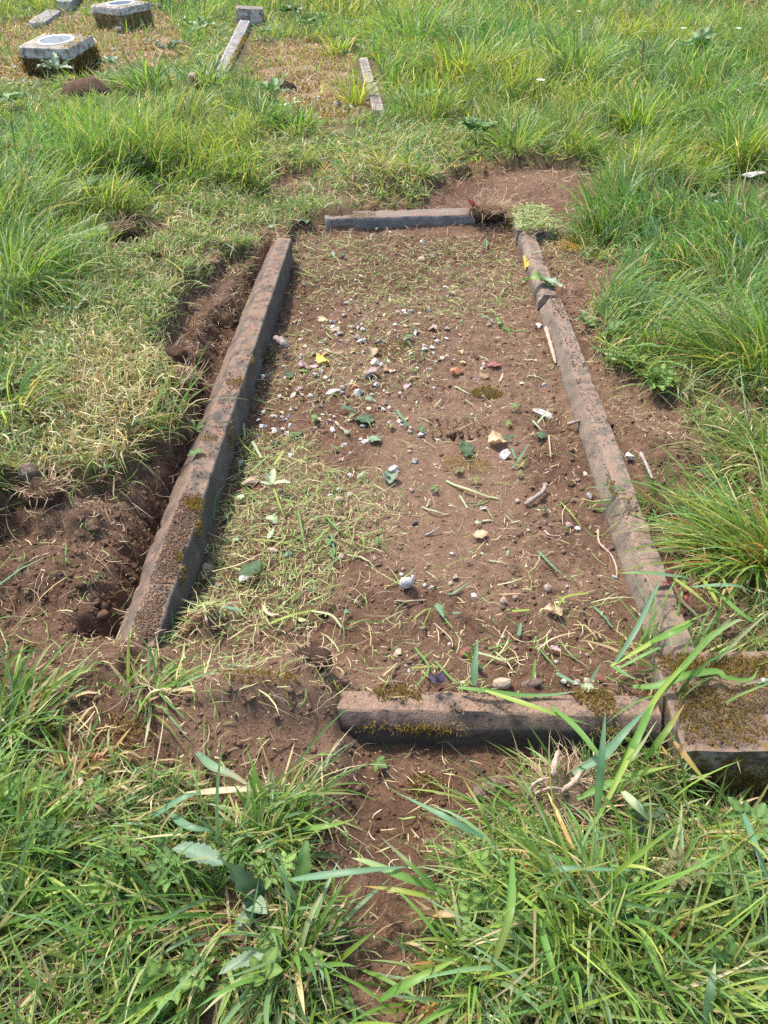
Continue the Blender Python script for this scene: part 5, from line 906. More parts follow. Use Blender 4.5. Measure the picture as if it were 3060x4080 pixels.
for P, w, c, tp, lab in (([(-0.246,0.492,0.02), (-0.179,0.493,0.03), (-0.155,0.497,0.02)], 0.011, 's', 's', 'thick pale straw stalk lying level in the near left grass'), ([(-0.277,0.455,0.03), (-0.239,0.469,0.05), (-0.223,0.482,0.04)], 0.010, 'b', 'b', 'bluish blade joining the pale straw stalk'),
    ([(-0.109,0.451,0.02), (-0.075,0.444,0.04), (-0.045,0.459,0.03)], 0.009, 'g', 'y', 'green blade pointing right over the bare soil strip'), ([(-0.107,0.379,0.05), (-0.043,0.379,0.07), (0.024,0.392,0.06)], 0.010, 'b', 'b', 'long blue-green blade stretched across the bare soil strip'),
    ([(-0.26,0.467,0.02), (-0.228,0.44,0.04), (-0.195,0.441,0.03)], 0.012, 'b', 'b', 'broad bent blue-green blade in the near left grass'), ([(-0.248,0.554,0.01), (-0.219,0.522,0.03), (-0.194,0.512,0.03), (-0.164,0.498,0.02)], 0.014, 'blue' if False else 'b', 's', 'withered grey-green leaf stalk at the top of the near left grass'),
    ([(0.097,0.43,0.05), (0.056,0.438,0.075), (0.004,0.481,0.05)], 0.010, 'b', 'b', 'long blue-green blade reaching left over the bare soil from the right tussock'), ([(0.108,0.433,0.05), (0.093,0.447,0.08), (0.078,0.488,0.07)], 0.006, 'g', 'o', 'thin upright blade with a brown tip at the right tussock'),
    ([(0.056,0.374,0.04), (0.003,0.383,0.06), (-0.028,0.4,0.05), (-0.045,0.409,0.04)], 0.011, 'g', 'p', 'curved green blade reaching left from the right tussock'), ([(0.048,0.369,0.04), (0.005,0.371,0.05), (-0.031,0.384,0.03)], 0.008, 'y', 'o', 'yellowing blade end reaching left from the right tussock'),
    ([(0.056,0.374,0.03), (0.022,0.384,0.07), (-0.016,0.425,0.06)], 0.008, 'g', 'd', 'dark green blade crossing the bluish one'), ([(0.261,0.489,0.05), (0.268,0.466,0.06), (0.294,0.459,0.03)], 0.014, 'p', 'b', 'short broad pale blade at the right of the near grass'),
    ([(0.292,0.262,0.03), (0.291,0.279,0.07), (0.299,0.298,0.08)], 0.012, 'b', 'p', 'pale blue-green blade standing at the lower right'), ([(0.143,0.362,0.05), (0.149,0.3,0.07), (0.167,0.256,0.04)], 0.009, 'g', 'g', 'long dark green blade falling towards the viewer'),
    ([(0.125,0.404,0.06), (0.114,0.339,0.08), (0.096,0.302,0.05), (0.086,0.296,0.03)], 0.010, 'g', 'o', 'arched green blade in the middle of the right tussock'), ([(0.244,0.353,0.05), (0.248,0.298,0.07), (0.269,0.269,0.04)], 0.009, 'g', 'y', 'green blade slanting down in the lower right grass'),
    ([(0.394,0.474,0.04), (0.385,0.419,0.06), (0.395,0.382,0.04)], 0.010, 'b', 'b', 'blue-green blade at the right edge below the corner block'), ([(0.165,0.395,0.05), (0.186,0.393,0.06), (0.264,0.398,0.05)], 0.009, 'b', 'b', 'bluish blade lying level in the right tussock'), ([(0.034,0.363,0.02), (0.056,0.357,0.03), (0.093,0.359,0.03)], 0.010, 'o', 's', 'orange dead blade low in the right tussock'), ([(-0.01,0.284,0.01), (0.022,0.291,0.04), (0.07,0.314,0.04)], 0.012, 'g', 'y', 'broad green blade at the lower edge left of centre'),
    ([(-0.453,0.482,0.03), (-0.41,0.476,0.05), (-0.378,0.489,0.04)], 0.013, 'y', 'g', 'broad yellow-green blade at the left edge of the near soil'), ([(-0.41,0.422,0.01), (-0.388,0.427,0.02)], 0.007, 's', 's', 'cut straw stub at the lower left')):
    blade('grass_stalk', P, w * 0.85, c, tp, lab)

# ------------------------------------------------------------------ twigs and roots
def tube(name, P, r, mat, label, cat, taper=0.4, n=None, knob=0.15, group=None):
    n = n or max(8, 5 * len(P)); C_ = smooth_path(P, n); C_[:, 2] = np.maximum(C_[:, 2], ground_z(C_[:, 0], C_[:, 1]) + r * 0.6)
    T = np.gradient(C_, axis=0); T /= np.linalg.norm(T, axis=1)[:, None]; S_ = np.cross(T, (0, 0, 1.0)); S_ /= np.linalg.norm(S_, axis=1)[:, None] + 1e-9; U = np.cross(S_, T)
    k = 7; a = np.arange(k) * 2 * math.pi / k; t = np.linspace(0, 1, n); rr = r * (1 - taper * t) * (1 + knob * rng.standard_normal(n)); rr[0] *= 0.6; rr[-1] *= 0.5
    V = C_[:, None] + rr[:, None, None] * (np.cos(a)[None, :, None] * S_[:, None] + np.sin(a)[None, :, None] * U[:, None])
    b = np.arange(n * k).reshape(n, k); nb = np.roll(b, -1, 1); F = np.stack([b[:-1], nb[:-1], nb[1:], b[1:]], -1).reshape(-1, 4)
    F = np.concatenate([F, [[b[0, 0], b[0, 2], b[0, 4], b[0, 6]], [b[-1, 6], b[-1, 4], b[-1, 2], b[-1, 0]]]])
    return tag(link(name, mesh_np(name, V.reshape(-1, 3), F), mat), label, cat, group)
M['root'] = make_plain('pale_root', (0.33, 0.235, 0.165), 0.8, 120, 0.35)
tube('twig', [(0.235,1.124,-0.035), (0.252,1.138,-0.03), (0.268,1.154,-0.03), (0.276,1.169,-0.03), (0.279,1.181,-0.03), (0.282,1.176,-0.03)], 0.0048, M['bark'], 'knobbly grey-brown twig lying on the soil left of the right kerb', 'twig', 0.2)
tube('twig', [(0.047,1.037,-0.04), (0.061,1.042,-0.035), (0.074,1.051,-0.03)], 0.0022, M['bark'], 'thin brown twig on the smooth soil', 'twig')
tube('twig', [(-0.005,0.863,-0.035), (0.02,0.865,-0.03), (0.047,0.873,-0.035)], 0.0018, M['root'], 'thin pale stalk beside the tall knobbly stone', 'twig')
tube('root', [(0.358,1.062,-0.04), (0.352,1.019,-0.035), (0.365,0.992,-0.035), (0.368,0.958,-0.035), (0.365,0.934,-0.04)], 0.0022, M['root'], 'long wavy pale root along the right side of the plot', 'root')
tube('root', [(0.261,1.054,-0.04), (0.269,1.038,-0.035), (0.285,1.041,-0.04)], 0.0022, M['root'], 'short pale root near the purplish pebble', 'root')
tube('twig', [(-0.141,1.426,-0.05), (-0.127,1.402,-0.05), (-0.113,1.385,-0.05)], 0.0035, M['root'], 'pale stick in the gravel left of the crumpled leaf', 'twig')
tube('twig', [(-0.328,1.828,-0.05), (-0.306,1.795,-0.045), (-0.288,1.775,-0.05)], 0.009, M['bark'], 'thick purplish bark stub beside the left kerb', 'twig', 0.1, knob=0.25)
tube('twig', [(-0.234,2.631,-0.05), (-0.187,2.625,-0.05)], 0.0035, M['root'], 'straight pale stick at the foot of the far kerb', 'twig', 0.1)
tube('twig', [(-0.112,1.535,-0.05), (-0.095,1.546,-0.05), (-0.079,1.555,-0.05)], 0.004, M['root'], 'short pale stick beside the flat white stone', 'twig')
tube('twig', [(0.464,1.235,0.01), (0.466,1.196,0.01), (0.466,1.151,0.01)], 0.0045, M['bark'], 'brown twig outside the right kerb by the soil heap', 'twig')
tube('root', [(0.375,1.863,-0.03), (0.374,1.793,-0.03), (0.373,1.726,-0.03), (0.374,1.679,-0.035)], 0.006, M['root'], 'pale rotten root along the foot of the right kerb', 'root', 0.3)
tube('root', [(0.356,1.397,-0.03), (0.368,1.389,-0.02), (0.39,1.414,-0.03)], 0.004, M['bark'], 'dark root stub beside the right kerb', 'root')
tube('root', [(-0.298,0.826,-0.02), (-0.29,0.8,-0.01), (-0.287,0.794,-0.02)], 0.0025, M['root'], 'white root bit on the small soil mound', 'root')
tube('root', [(-0.378,0.508,0.02), (-0.361,0.48,0.03), (-0.332,0.464,0.02)], 0.004, M['root'], 'brownish root stalk in the dead grass at lower left', 'root')
tube('root', [(-0.312,0.348,0), (-0.306,0.364,0.02), (-0.306,0.39,0.02), (-0.304,0.4,0.01)], 0.0018, M['root'], 'thin white root over the bare soil at lower left', 'root')
for i, P in enumerate(([(0.202,0.559,0.02), (0.19,0.525,0.035), (0.194,0.515,0.02)], [(0.227,0.534,0.02), (0.212,0.51,0.035), (0.196,0.504,0.02)], [(0.158,0.498,0), (0.164,0.508,0.03), (0.186,0.518,0.03)], [(0.169,0.508,0.01), (0.184,0.504,0.03), (0.205,0.507,0.02)])):
    tube('dead_stalk', P, 0.004 if i < 2 else 0.0022, M['root'], 'withered pale stalk lying on the root clump below the near kerb', 'stalk', 0.3, knob=0.25, group='withered stalks below the near kerb')
tube('dead_stalk', [(1.222,4.508,0.02), (1.212,4.525,0.15), (1.138,4.309,0.3)], 0.005, M['bark'], 'tall brown dock seed stalk standing in the far right grass', 'stalk', 0.3)

# ------------------------------------------------------------------ soil clods and root clumps
def clod_mesh(seed, amp=0.3):
    bm = bmesh.new(); bmesh.ops.create_icosphere(bm, subdivisions=3, radius=0.5)
    for v in bm.verts:
        p = v.co; f = fbm(np.array([p.x * 5 + p.z * 3]), np.array([p.y * 5 - p.z * 4]), seed, 4)[0] + 0.5 * fbm(np.array([p.x * 14 + p.z * 9]), np.array([p.y * 14 - p.z * 11]), seed + 3, 2)[0]
        v.co = p * (1 + amp * (f - 0.75) * 2)
    me = bpy.data.meshes.new('clod'); bm.to_mesh(me); bm.free(); me.polygons.foreach_set('use_smooth', np.ones(len(me.polygons), bool)); return me
def clod(x, y, s, label, col=(0.15, 0.09, 0.06), seed=0, roots=0, sz=0.6, name='soil_clod', cat='soil clod'):
    g = gz(x, y); me = clod_mesh(seed); set_col(me, np.tile(col, (len(me.vertices), 1)))
    if roots == 0:
        return tag(link(name, me, M['soil'], loc=(x, y, g + 0.15 * s), scale=(s, s * 0.8, s * sz), rot=(0, 0, seed)), label, cat)
    e = empty(name, (x, y, g)); tag(e, label, cat)
    link('soil_lump', me, M['soil'], parent=e, loc=(0, 0, 0.15 * s), scale=(s, s * 0.8, s * sz))
    n = roots; a = rng.uniform(0, 6.28, n); rr = s * 0.42 * np.sqrt(rng.random(n))
    pos = np.stack([rr * np.cos(a), rr * np.sin(a), 0.15 * s + 0.3 * s * sz * np.sqrt(np.clip(1 - (rr / (s * 0.5)) ** 2, 0, 1))], -1)
    c = col_pick(n, [(0.30, 0.20, 0.12), (0.42, 0.31, 0.19), (0.2, 0.13, 0.08)], (2, 2, 2))
    v, f, cc = blade_mesh('r', pos, a + rng.normal(0, 0.7, n), s * rng.uniform(0.25, 0.8, n), 0.0014 * rng.uniform(0.6, 1.6, n), rng.uniform(0.2, 1.2, n), rng.uniform(0.4, 2.0, n), c, c, S=5, curl=rng.normal(0, 1.5, n), clamp=False)
    r_ = link('roots', mesh_np('roots', v, f, cc), M['dry'], parent=e); r_['kind'] = 'stuff'
    return e
clod(*(-0.548, 1.637), 0.075, 'clod of dark soil on the lawn edge beside the left trench', seed=3, roots=40)
clod(*(-0.488, 1.506), 0.085, 'larger dark clod overhanging the left trench', seed=4, roots=60)
clod(*(-0.867, 2.361), 0.10, 'root-bound soil clod lying on the left lawn', seed=5, roots=90, col=(0.17, 0.11, 0.07))
clod(*(-1.644, 4.437), 0.24, 'dark soil lump with roots in grass before the nearer vase block', seed=6, roots=120, sz=0.75)
clod(*(-0.116, 0.697), 0.055, 'small rooty clod at the right end of the near soil heap', seed=7, roots=50)
clod(*(0.213, 0.519), 0.095, 'clump of pale matted roots below the near kerb', seed=8, roots=220, sz=0.4, col=(0.26, 0.18, 0.12), name='root_clump', cat='root clump')
clod(*(3.124, 8.898), 0.55, 'dark brown mound at the top right corner', seed=9, roots=0, sz=0.8)
clod(*(0.288, 2.701), 0.13, 'brown mossy root clump at the right end of the far kerb', seed=10, roots=320, sz=0.35, col=(0.19, 0.12, 0.075), name='root_clump', cat='root clump')
clod(*(-0.332, 0.284), 0.06, 'crumbly soil clod at the lower left corner', seed=12, roots=30)
clod(*(-0.372, 0.281), 0.055, 'tan rooty clod at the lower left edge', seed=13, roots=90, col=(0.24, 0.16, 0.10))
clod(*(-0.613, 1.037), 0.08, 'rooty clod at the top of the left soil bank', seed=14, roots=120)
clod(*(-0.651, 4.753), 0.10, 'dark soil lump in the mossy grave bed', seed=15, col=(0.07, 0.045, 0.03))

# ------------------------------------------------------------------ moss
MOSS = [(0.24, 0.175, 0.035), (0.18, 0.14, 0.03), (0.31, 0.22, 0.05), (0.14, 0.11, 0.028), (0.25, 0.155, 0.055)]
def moss_tuft(px, py, pz, parent, ln=(0.003, 0.008), w=0.0016, pal=MOSS, name='moss', outward=None, dark=1.0):
    n = len(px); c = col_pick(n, pal, (3,) * len(pal)) * dark
    pos = np.stack([px, py, pz], -1); az = rng.uniform(0, 6.28, n); tilt = np.abs(rng.normal(0, 0.5, n))
    if outward is not None: az = np.full(n, outward) + rng.normal(0, 0.6, n); tilt = rng.uniform(0.7, 1.7, n)
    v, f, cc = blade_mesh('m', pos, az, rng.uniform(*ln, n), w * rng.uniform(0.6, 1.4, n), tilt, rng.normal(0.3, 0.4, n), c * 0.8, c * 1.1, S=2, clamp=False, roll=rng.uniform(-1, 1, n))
    if parent is not None: v = v - np.array(parent.location)
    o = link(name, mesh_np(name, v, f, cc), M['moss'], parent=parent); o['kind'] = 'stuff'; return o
def moss_on_top(parent, poly, n, z, **kw):
    P = np.array(poly); lo, hi = P.min(0), P.max(0); x = rng.uniform(lo[0], hi[0], n * 3); y = rng.uniform(lo[1], hi[1], n * 3)
    d = poly_sd(x, y, poly) + 0.012 * (fbm(x * 60, y * 60, 7, 3) - 0.5) * 2
    k = np.where(d < 0)[0][:n]; return moss_tuft(x[k], y[k], np.full(len(k), z) + 0.001 * rng.random(len(k)), parent, **kw)
moss_on_top(kerb_f, [(-0.032,0.669), (-0.002,0.673), (0.027,0.667), (0.035,0.656), (0.002,0.648), (-0.031,0.645)], 500, 0.0)
moss_on_top(kerb_f, [(0.239,0.668), (0.29,0.673), (0.301,0.638), (0.27,0.626), (0.245,0.645)], 900, 0.0)
moss_on_top(kerb_f, [(0.003,0.644), (0.036,0.638), (0.04,0.631), (0.011,0.631)], 120, -0.004)
for xc, zc_, m in ((0.02, -0.018, 160), (0.05, -0.022, 120), (0.075, -0.016, 60), (-0.03, -0.012, 50), (0.29, -0.015, 160)): moss_tuft(xc + rng.normal(0, 0.014, m), np.full(m, 0.617) + rng.normal(0, 0.002, m), zc_ + rng.normal(0, 0.007, m), kerb_f, outward=-1.57, dark=0.75)
moss_on_top(kerb_f, [(-0.129,0.67), (-0.101,0.676), (-0.07,0.665), (-0.077,0.653), (-0.104,0.646), (-0.125,0.652)], 500, 0.003)
moss_on_top(corner_f, [(0.365,0.722), (0.407,0.728), (0.523,0.721), (0.513,0.691), (0.44,0.687), (0.396,0.688), (0.364,0.704)], 2200, 0.014)
moss_on_top(corner_f, [(0.358,0.599), (0.391,0.671), (0.445,0.676), (0.508,0.673), (0.477,0.587), (0.415,0.581), (0.373,0.584)], 4200, 0.014, ln=(0.002, 0.0055), w=0.0012, dark=0.8)
x = rng.uniform(0.40, 0.62, 1400); moss_tuft(x, np.full(1400, 0.572) + rng.normal(0, 0.003, 1400), -0.050 + 0.016 * rng.standard_normal(1400), corner_f, outward=-1.57, ln=(0.004, 0.011), dark=0.7)
moss_on_top(kerb_l, [(-0.383,1.083), (-0.354,1.083), (-0.345,1.049), (-0.365,1.042)], 260, 0.0, ln=(0.004, 0.011))
moss_on_top(kerb_l, [(-0.372,0.939), (-0.352,0.94), (-0.35,0.919), (-0.365,0.916)], 120, 0.0)
moss_on_top(kerb_l, [(-0.388,1.517), (-0.346,1.529), (-0.343,1.491), (-0.385,1.485)], 200, 0.0)
moss_on_top(kerb_l, [(-0.401,1.285), (-0.363,1.291), (-0.362,1.273), (-0.395,1.268)], 100, 0.0)
for yy, zz, m in ((1.33, -0.03, 120), (1.62, -0.01, 110), (1.02, -0.015, 160), (0.90, -0.02, 100)):
    moss_tuft(np.full(m, -0.352), yy + rng.normal(0, 0.012, m), zz + rng.normal(0, 0.012, m), kerb_l, outward=0.0, ln=(0.004, 0.010))
moss_on_top(kerb_r1, [(0.392,1.179), (0.401,1.179), (0.394,1.118), (0.385,1.113)], 160, -0.004)
moss_on_top(kerb_b, [(-0.186,2.663), (-0.095,2.675), (-0.093,2.63), (-0.18,2.618)], 300, 0.0, dark=0.9)
moss_on_top(g2_l, [(-1.0, 4.78), (-0.98, 4.78), (-1.12, 6.3), (-1.145, 6.3)], 900, 0.062, ln=(0.01, 0.03), w=0.006)
def moss_clump(x, y, rx, ry, h, n, label, dark=1.0):
    a = rng.uniform(0, 6.28, n); r = np.sqrt(rng.random(n)); px = x + rx * r * np.cos(a); py = y + ry * r * np.sin(a)
    o = moss_tuft(px, py, ground_z(px, py) + h * (1 - r ** 2), None, name='moss_clump', ln=(0.004, 0.009), dark=dark); del o['kind']; return tag(o, label, 'moss')
moss_clump(*(0.195, 1.541), 0.038, 0.022, 0.010, 700, 'round golden moss clump lying on the soil near the brick fragment')
moss_clump(*(0.135, 1.256), 0.05, 0.03, 0.004, 350, 'loose dry golden moss scraps before the boot print', 1.6)
moss_clump(*(-0.179, 0.645), 0.05, 0.018, 0.004, 400, 'olive moss scraps on the near soil heap')
moss_clump(*(0.448, 2.674), 0.11, 0.06, 0.006, 900, 'yellowish moss patch beyond the far right corner', 1.3)
moss_clump(*(-0.023, 1.745), 0.06, 0.05, 0.004, 500, 'rusty moss patch at the right of the gravel', 0.9)
moss_clump(*(0.038, 0.556), 0.025, 0.016, 0.004, 250, 'small olive moss tuft in the soil below the near kerb')
moss_clump(*(-0.356, 0.587), 0.04, 0.025, 0.005, 350, 'straggly olive moss on the soil left of the near kerb')

def bed_moss(poly, n, y_w, label):
    P = np.array(poly); lo, hi = P.min(0), P.max(0); x = rng.uniform(lo[0], hi[0], n); y = rng.uniform(lo[1], hi[1], n)
    k = (poly_sd(x, y, poly) < 0) & (fbm(x * 5, y * 5, 19, 3) > 0.36); x, y = x[k], y[k]; m = len(x)
    c = col_pick(m, [(0.36, 0.26, 0.085), (0.30, 0.22, 0.065), (0.42, 0.30, 0.19), (0.30, 0.195, 0.125), (0.48, 0.38, 0.27)], (4, 3, 3, 2, 2))
    v, f, cc = blade_mesh('bm', np.stack([x, y, ground_z(x, y) - 0.002], -1), rng.uniform(0, 6.28, m), rng.uniform(0.012, 0.05, m), y_w * rng.uniform(0.5, 1.3, m), rng.uniform(0.3, 1.5, m), rng.normal(0.3, 0.4, m), c * 0.85, c, S=2, roll=rng.uniform(-1, 1, m), lift=0.012)
    o = link('bed_moss', mesh_np('bed_moss', v, f, cc), M['dry']); tag(o, label, 'moss', kind='stuff')
bed_moss(BED2, 15000, 0.009, 'golden moss and straw over the grave bed behind')
bed_moss(BED3, 24000, 0.012, 'golden moss and dead grass round the vase blocks')

# yellow lichen on the right kerb and white rot beside it
x0_, y0_ = 0.372, 2.194
t_ = np.linspace(0, 2 * math.pi, 28, endpoint=False); rr_ = 1 + 0.25 * np.sin(t_ * 3 + 1) + 0.12 * rng.standard_normal(28)
LV = np.concatenate([[(0, 0, 0)], np.stack([np.zeros(28), 0.045 * rr_ * np.cos(t_), 0.013 * rr_ * np.sin(t_)], -1)]); LV[:, 0] = -0.0045 + np.maximum(LV[:, 2] - 0.004, 0) * 0.9
LV += np.array((0.373, 2.28, -0.018)) - np.array(kerb_r2.location)
link('lichen', mesh_np('lichen', LV, np.array([(0, i + 1, (i + 1) % 28 + 1) for i in range(28)])), M['lichen'], parent=kerb_r2)

# ------------------------------------------------------------------ vase blocks
def vase_block(loc, rz, wx, wy, h, hole_r, label, slab=0.05, moss_n=900, dark_in=False, tip=0.0):
    e = empty('vase_block', loc, rz); e.rotation_euler = (tip, 0, rz); tag(e, label, 'vase block')
    K = 64; a = np.arange(K) * 2 * math.pi / K
    def sq(sx, sy, z, rnd=0.12):
        c, s = np.cos(a), np.sin(a); m = (np.abs(c) ** 18 + np.abs(s) ** 18) ** (-1 / 18.0); return np.stack([c * m * sx / 2, s * m * sy / 2, np.full(K, z)], -1)
    def ci(r, z): return np.stack([np.cos(a) * r, np.sin(a) * r, np.full(K, z)], -1)
    def loft(rings, name, mat, nz=0.0, seed=0, cap=True):
        V = np.concatenate(rings); b = np.arange(len(rings) * K).reshape(-1, K); nb = np.roll(b, -1, 1)
        if nz > 0:
            f = fbm(V[:, 0] * 22 + V[:, 2] * 15, V[:, 1] * 22 - V[:, 2] * 18, seed, 4) - 0.5; d = V * np.array((1, 1, 0)); d /= np.linalg.norm(d, axis=1)[:, None] + 1e-9; V = V + d * (f * nz * 2)[:, None]
        F = np.stack([b[:-1], nb[:-1], nb[1:], b[1:]], -1).reshape(-1, 4)
        me = mesh_np(name, V, F); me.set_sharp_from_angle(angle=math.radians(40)); return link(name, me, mat, parent=e)
    body = [sq(wx * 0.99, wy * 0.99, z) for z in np.linspace(-0.1, h - slab, 12)]
    loft(body, 'body', M['vase'], 0.012, 4)
    loft([sq(wx * 0.9, wy * 0.9, h - slab - 0.002), sq(wx * 1.0, wy * 1.0, h - slab), sq(wx * 1.01, wy * 1.01, h - slab * 0.4), sq(wx * 0.985, wy * 0.985, h - 0.004), sq(wx * 0.95, wy * 0.95, h), sq(wx * 0.8, wy * 0.8, h + 0.001), ci(hole_r * 1.12, h + 0.001)], 'top_slab', M['vase_top'], 0.003, 8)
    loft([ci(hole_r * 1.14, h + 0.002), ci(hole_r * 1.10, h + 0.006), ci(hole_r * 0.98, h + 0.005), ci(hole_r * 0.96, h - 0.05), ci(hole_r * 0.93, h - 0.10), ci(0.002, h - 0.10)], 'vase_liner', M['white'])
    if dark_in: loft([ci(hole_r * 0.92, h - 0.03), ci(hole_r * 0.5, h - 0.025), ci(0.002, h - 0.025)], 'dark_disc', M['dark'])  # plain dark disc closing the opening a little below the rim
    # moss growing on the sides and over the edge
    n = moss_n; side = rng.integers(0, 4, n); u = rng.uniform(-0.5, 0.5, n); zz = (h - slab) * rng.random(n) ** 0.8
    px = np.where(side == 0, wx / 2, np.where(side == 2, -wx / 2, u * wx)); py = np.where(side == 1, wy / 2, np.where(side == 3, -wy / 2, u * wy)); out = np.select([side == 0, side == 1, side == 2], [0.0, 1.57, 3.14], -1.57)
    top = (rng.random(n) < 0.12) & ((side == 0) | (side == 1)); zz = np.where(top, h + 0.002, zz); px = np.where(top & (side == 0), wx * rng.uniform(0.33, 0.5, n), px); py = np.where(top & (side == 1), wy * rng.uniform(0.33, 0.5, n), py)
    c = col_pick(n, [(0.19, 0.14, 0.025), (0.13, 0.10, 0.022), (0.28, 0.20, 0.035), (0.18, 0.10, 0.035)], (3, 3, 2, 2)); c[top] *= 1.6
    v, f, cc = blade_mesh('vm', np.stack([px, py, zz], -1), out + rng.normal(0, 0.5, n), rng.uniform(0.010, 0.024, n), 0.008 * rng.uniform(0.5, 1.3, n), rng.uniform(0.6, 1.6, n), rng.normal(0.5, 0.4, n), c * 0.8, c, S=2, clamp=False, roll=rng.uniform(-1, 1, n))
    mo = link('moss', mesh_np('moss', v, f, cc), M['moss'], parent=e); mo['kind'] = 'stuff'
    return e
vase_block((-2.02, 5.14, 0.0), -0.20, 0.32, 0.31, 0.185, 0.092, 'nearer mossy stone vase block with a white round opening, upper left', 0.055, 3200, tip=0.11)
vase_block((-2.26, 7.22, 0.0), -0.62, 0.36, 0.32, 0.165, 0.10, 'farther brown stone vase block with a white-rimmed dark opening, upper left', 0.05, 900, True, tip=0.06)

# ------------------------------------------------------------------ tussocks
def tussock(x, y, n, ln, spread, w, label, lean=None, lean_amt=0.0, pal=(4, 3, 3, 2, 2), dry=0.12, r=0.03, S=6, group=None, orange=0.0, tint=(1, 1, 1), tilt_min=0.02):
    px = x + r * rng.standard_normal(n) * 0.6; py = y + r * rng.standard_normal(n) * 0.6
    az = np.arctan2(py - y, px - x) + rng.normal(0, 0.5, n); tilt = tilt_min + spread * rng.random(n)
    if lean is not None:
        vx = np.cos(az) * tilt + math.cos(lean) * lean_amt; vy = np.sin(az) * tilt + math.sin(lean) * lean_amt; az = np.arctan2(vy, vx); tilt = np.hypot(vx, vy)
    length = ln * rng.uniform(0.4, 1.15, n); ct = col_pick(n, GREEN, pal) * np.array(tint); cb = ct * np.array((1.25, 1.05, 0.9))
    isd = rng.random(n) < dry; sw = col_pick(n, STRAW, (3, 3, 2, 2)); bt = rng.random(n) < 0.10; ct[bt] = 0.4 * ct[bt] + 0.6 * sw[bt]; ct[isd] = sw[isd]; cb[isd] = sw[isd]; length[isd] *= 0.75; tilt[isd] += 0.4
    iso = rng.random(n) < orange; ow = col_pick(n, [(0.48, 0.24, 0.08), (0.50, 0.32, 0.12)], (1, 1)); ct[iso] = ow[iso]; cb[iso] = ow[iso] * 0.9; length[iso] *= 0.7; tilt[iso] += 0.3
    pos = np.stack([px, py, ground_z(px, py) - 0.004], -1)
    v, f, c = blade_mesh('t', pos, az, length, w * rng.uniform(0.55, 1.3, n), tilt, rng.uniform(0.3, 1.6, n), cb, ct, S=S, curl=rng.normal(0, 0.4, n), roll=rng.normal(0, 0.5, n), fold=True, lift=0.008)
    o = link('grass_tussock', None if False else mesh_np('grass_tussock', v - np.array((x, y, 0)), f, c), M['grass'], loc=(x, y, 0)); return tag(o, label, 'grass tussock', group)
T = tussock
T(*(0.179, 0.341), 260, 0.13, 1.1, 0.005, 'large green tussock in the near foreground right of the bare strip', lean=2.3, lean_amt=0.75, r=0.06, dry=0.12, orange=0.09, pal=(4, 4, 2, 3, 1))
T(*(0.243, 0.336), 170, 0.13, 1.3, 0.0052, 'spreading tussock at the lower right of the near foreground', lean=-0.6, lean_amt=0.4, r=0.06, dry=0.15)
T(*(0.395, 0.485), 150, 0.12, 1.2, 0.005, 'matted grass tussock right below the corner block', lean=-0.5, lean_amt=0.6, r=0.05, dry=0.35)
T(*(0.255, 0.526), 80, 0.08, 1.2, 0.005, 'thin tuft between the near kerb and the corner block', r=0.03, dry=0.4)
T(*(0.076, 0.294), 100, 0.10, 1.3, 0.005, 'low tuft at the lower edge just right of the bare strip', lean=3.6, lean_amt=0.5, r=0.04, dry=0.2, orange=0.08)
T(*(-0.143, 0.442), 110, 0.075, 1.1, 0.0055, 'dark green tuft beside the top of the bare strip', r=0.03, dry=0.05, pal=(3, 4, 1, 3, 1), lean=0.3, lean_amt=0.2)
T(*(-0.094, 0.305), 110, 0.10, 1.1, 0.006, 'bluish green tuft left of the bare strip at the bottom', lean=-1.2, lean_amt=0.5, r=0.04, dry=0.06, pal=(2, 3, 1, 5, 1))
T(*(-0.207, 0.318), 220, 0.13, 1.2, 0.0048, 'swept pale green grass in the middle of the lower left', lean=-2.5, lean_amt=0.9, r=0.06, dry=0.2)
T(*(-0.404, 0.526), 130, 0.07, 1.3, 0.0045, 'half-dead straw-coloured clump at the left of the near soil', r=0.035, dry=0.65, orange=0.1)
T(*(-0.429, 0.421), 130, 0.10, 1.1, 0.0055, 'light green tuft at the left edge of the near grass', lean=0.5, lean_amt=0.4, r=0.04, dry=0.15)
T(*(-0.352, 0.432), 140, 0.10, 1.3, 0.004, 'fine green grass mat at the lower left', lean=0.2, lean_amt=0.9, r=0.06, dry=0.3)
T(*(-0.391, 0.327), 110, 0.10, 1.2, 0.005, 'small tuft at the far lower left edge', lean=-0.3, lean_amt=0.6, r=0.04, dry=0.2)
T(*(-0.324, 0.642), 60, 0.08, 1.3, 0.0045, 'sparse bent tuft on the soil left of the near heap', r=0.03, dry=0.3, lean=0.3, lean_amt=0.6)
T(*(-0.503, 0.606), 110, 0.09, 1.0, 0.0055, 'bright green tuft at the left edge beside the near soil', r=0.035, dry=0.08, lean=0.6, lean_amt=0.4)
T(*(0.587, 0.954), 330, 0.20, 0.8, 0.0042, 'dense right-edge tussock with orange dead blades leaning over the soil', lean=2.9, lean_amt=0.55, r=0.04, dry=0.12, orange=0.22, tint=(1.15, 1.1, 0.9))
T(*(0.787, 1.588), 320, 0.27, 0.7, 0.0042, 'tall fine bright green tussock at the right edge', lean=2.8, lean_amt=0.35, r=0.06, dry=0.06, orange=0.05)
T(*(0.42, 0.717), 110, 0.15, 1.2, 0.0045, 'matted tuft with dead stalks behind the corner block', lean=0.4, lean_amt=0.3, r=0.05, dry=0.4)
T(*(0.689, 1.22), 120, 0.20, 1.0, 0.0042, 'loose tuft with greyish stems at the right edge', lean=3.2, lean_amt=0.5, r=0.04, dry=0.25)
T(*(0.458, 1.106), 50, 0.12, 1.3, 0.0045, 'small green tuft leaning over the right kerb', lean=3.3, lean_amt=0.7, r=0.02, dry=0.1)
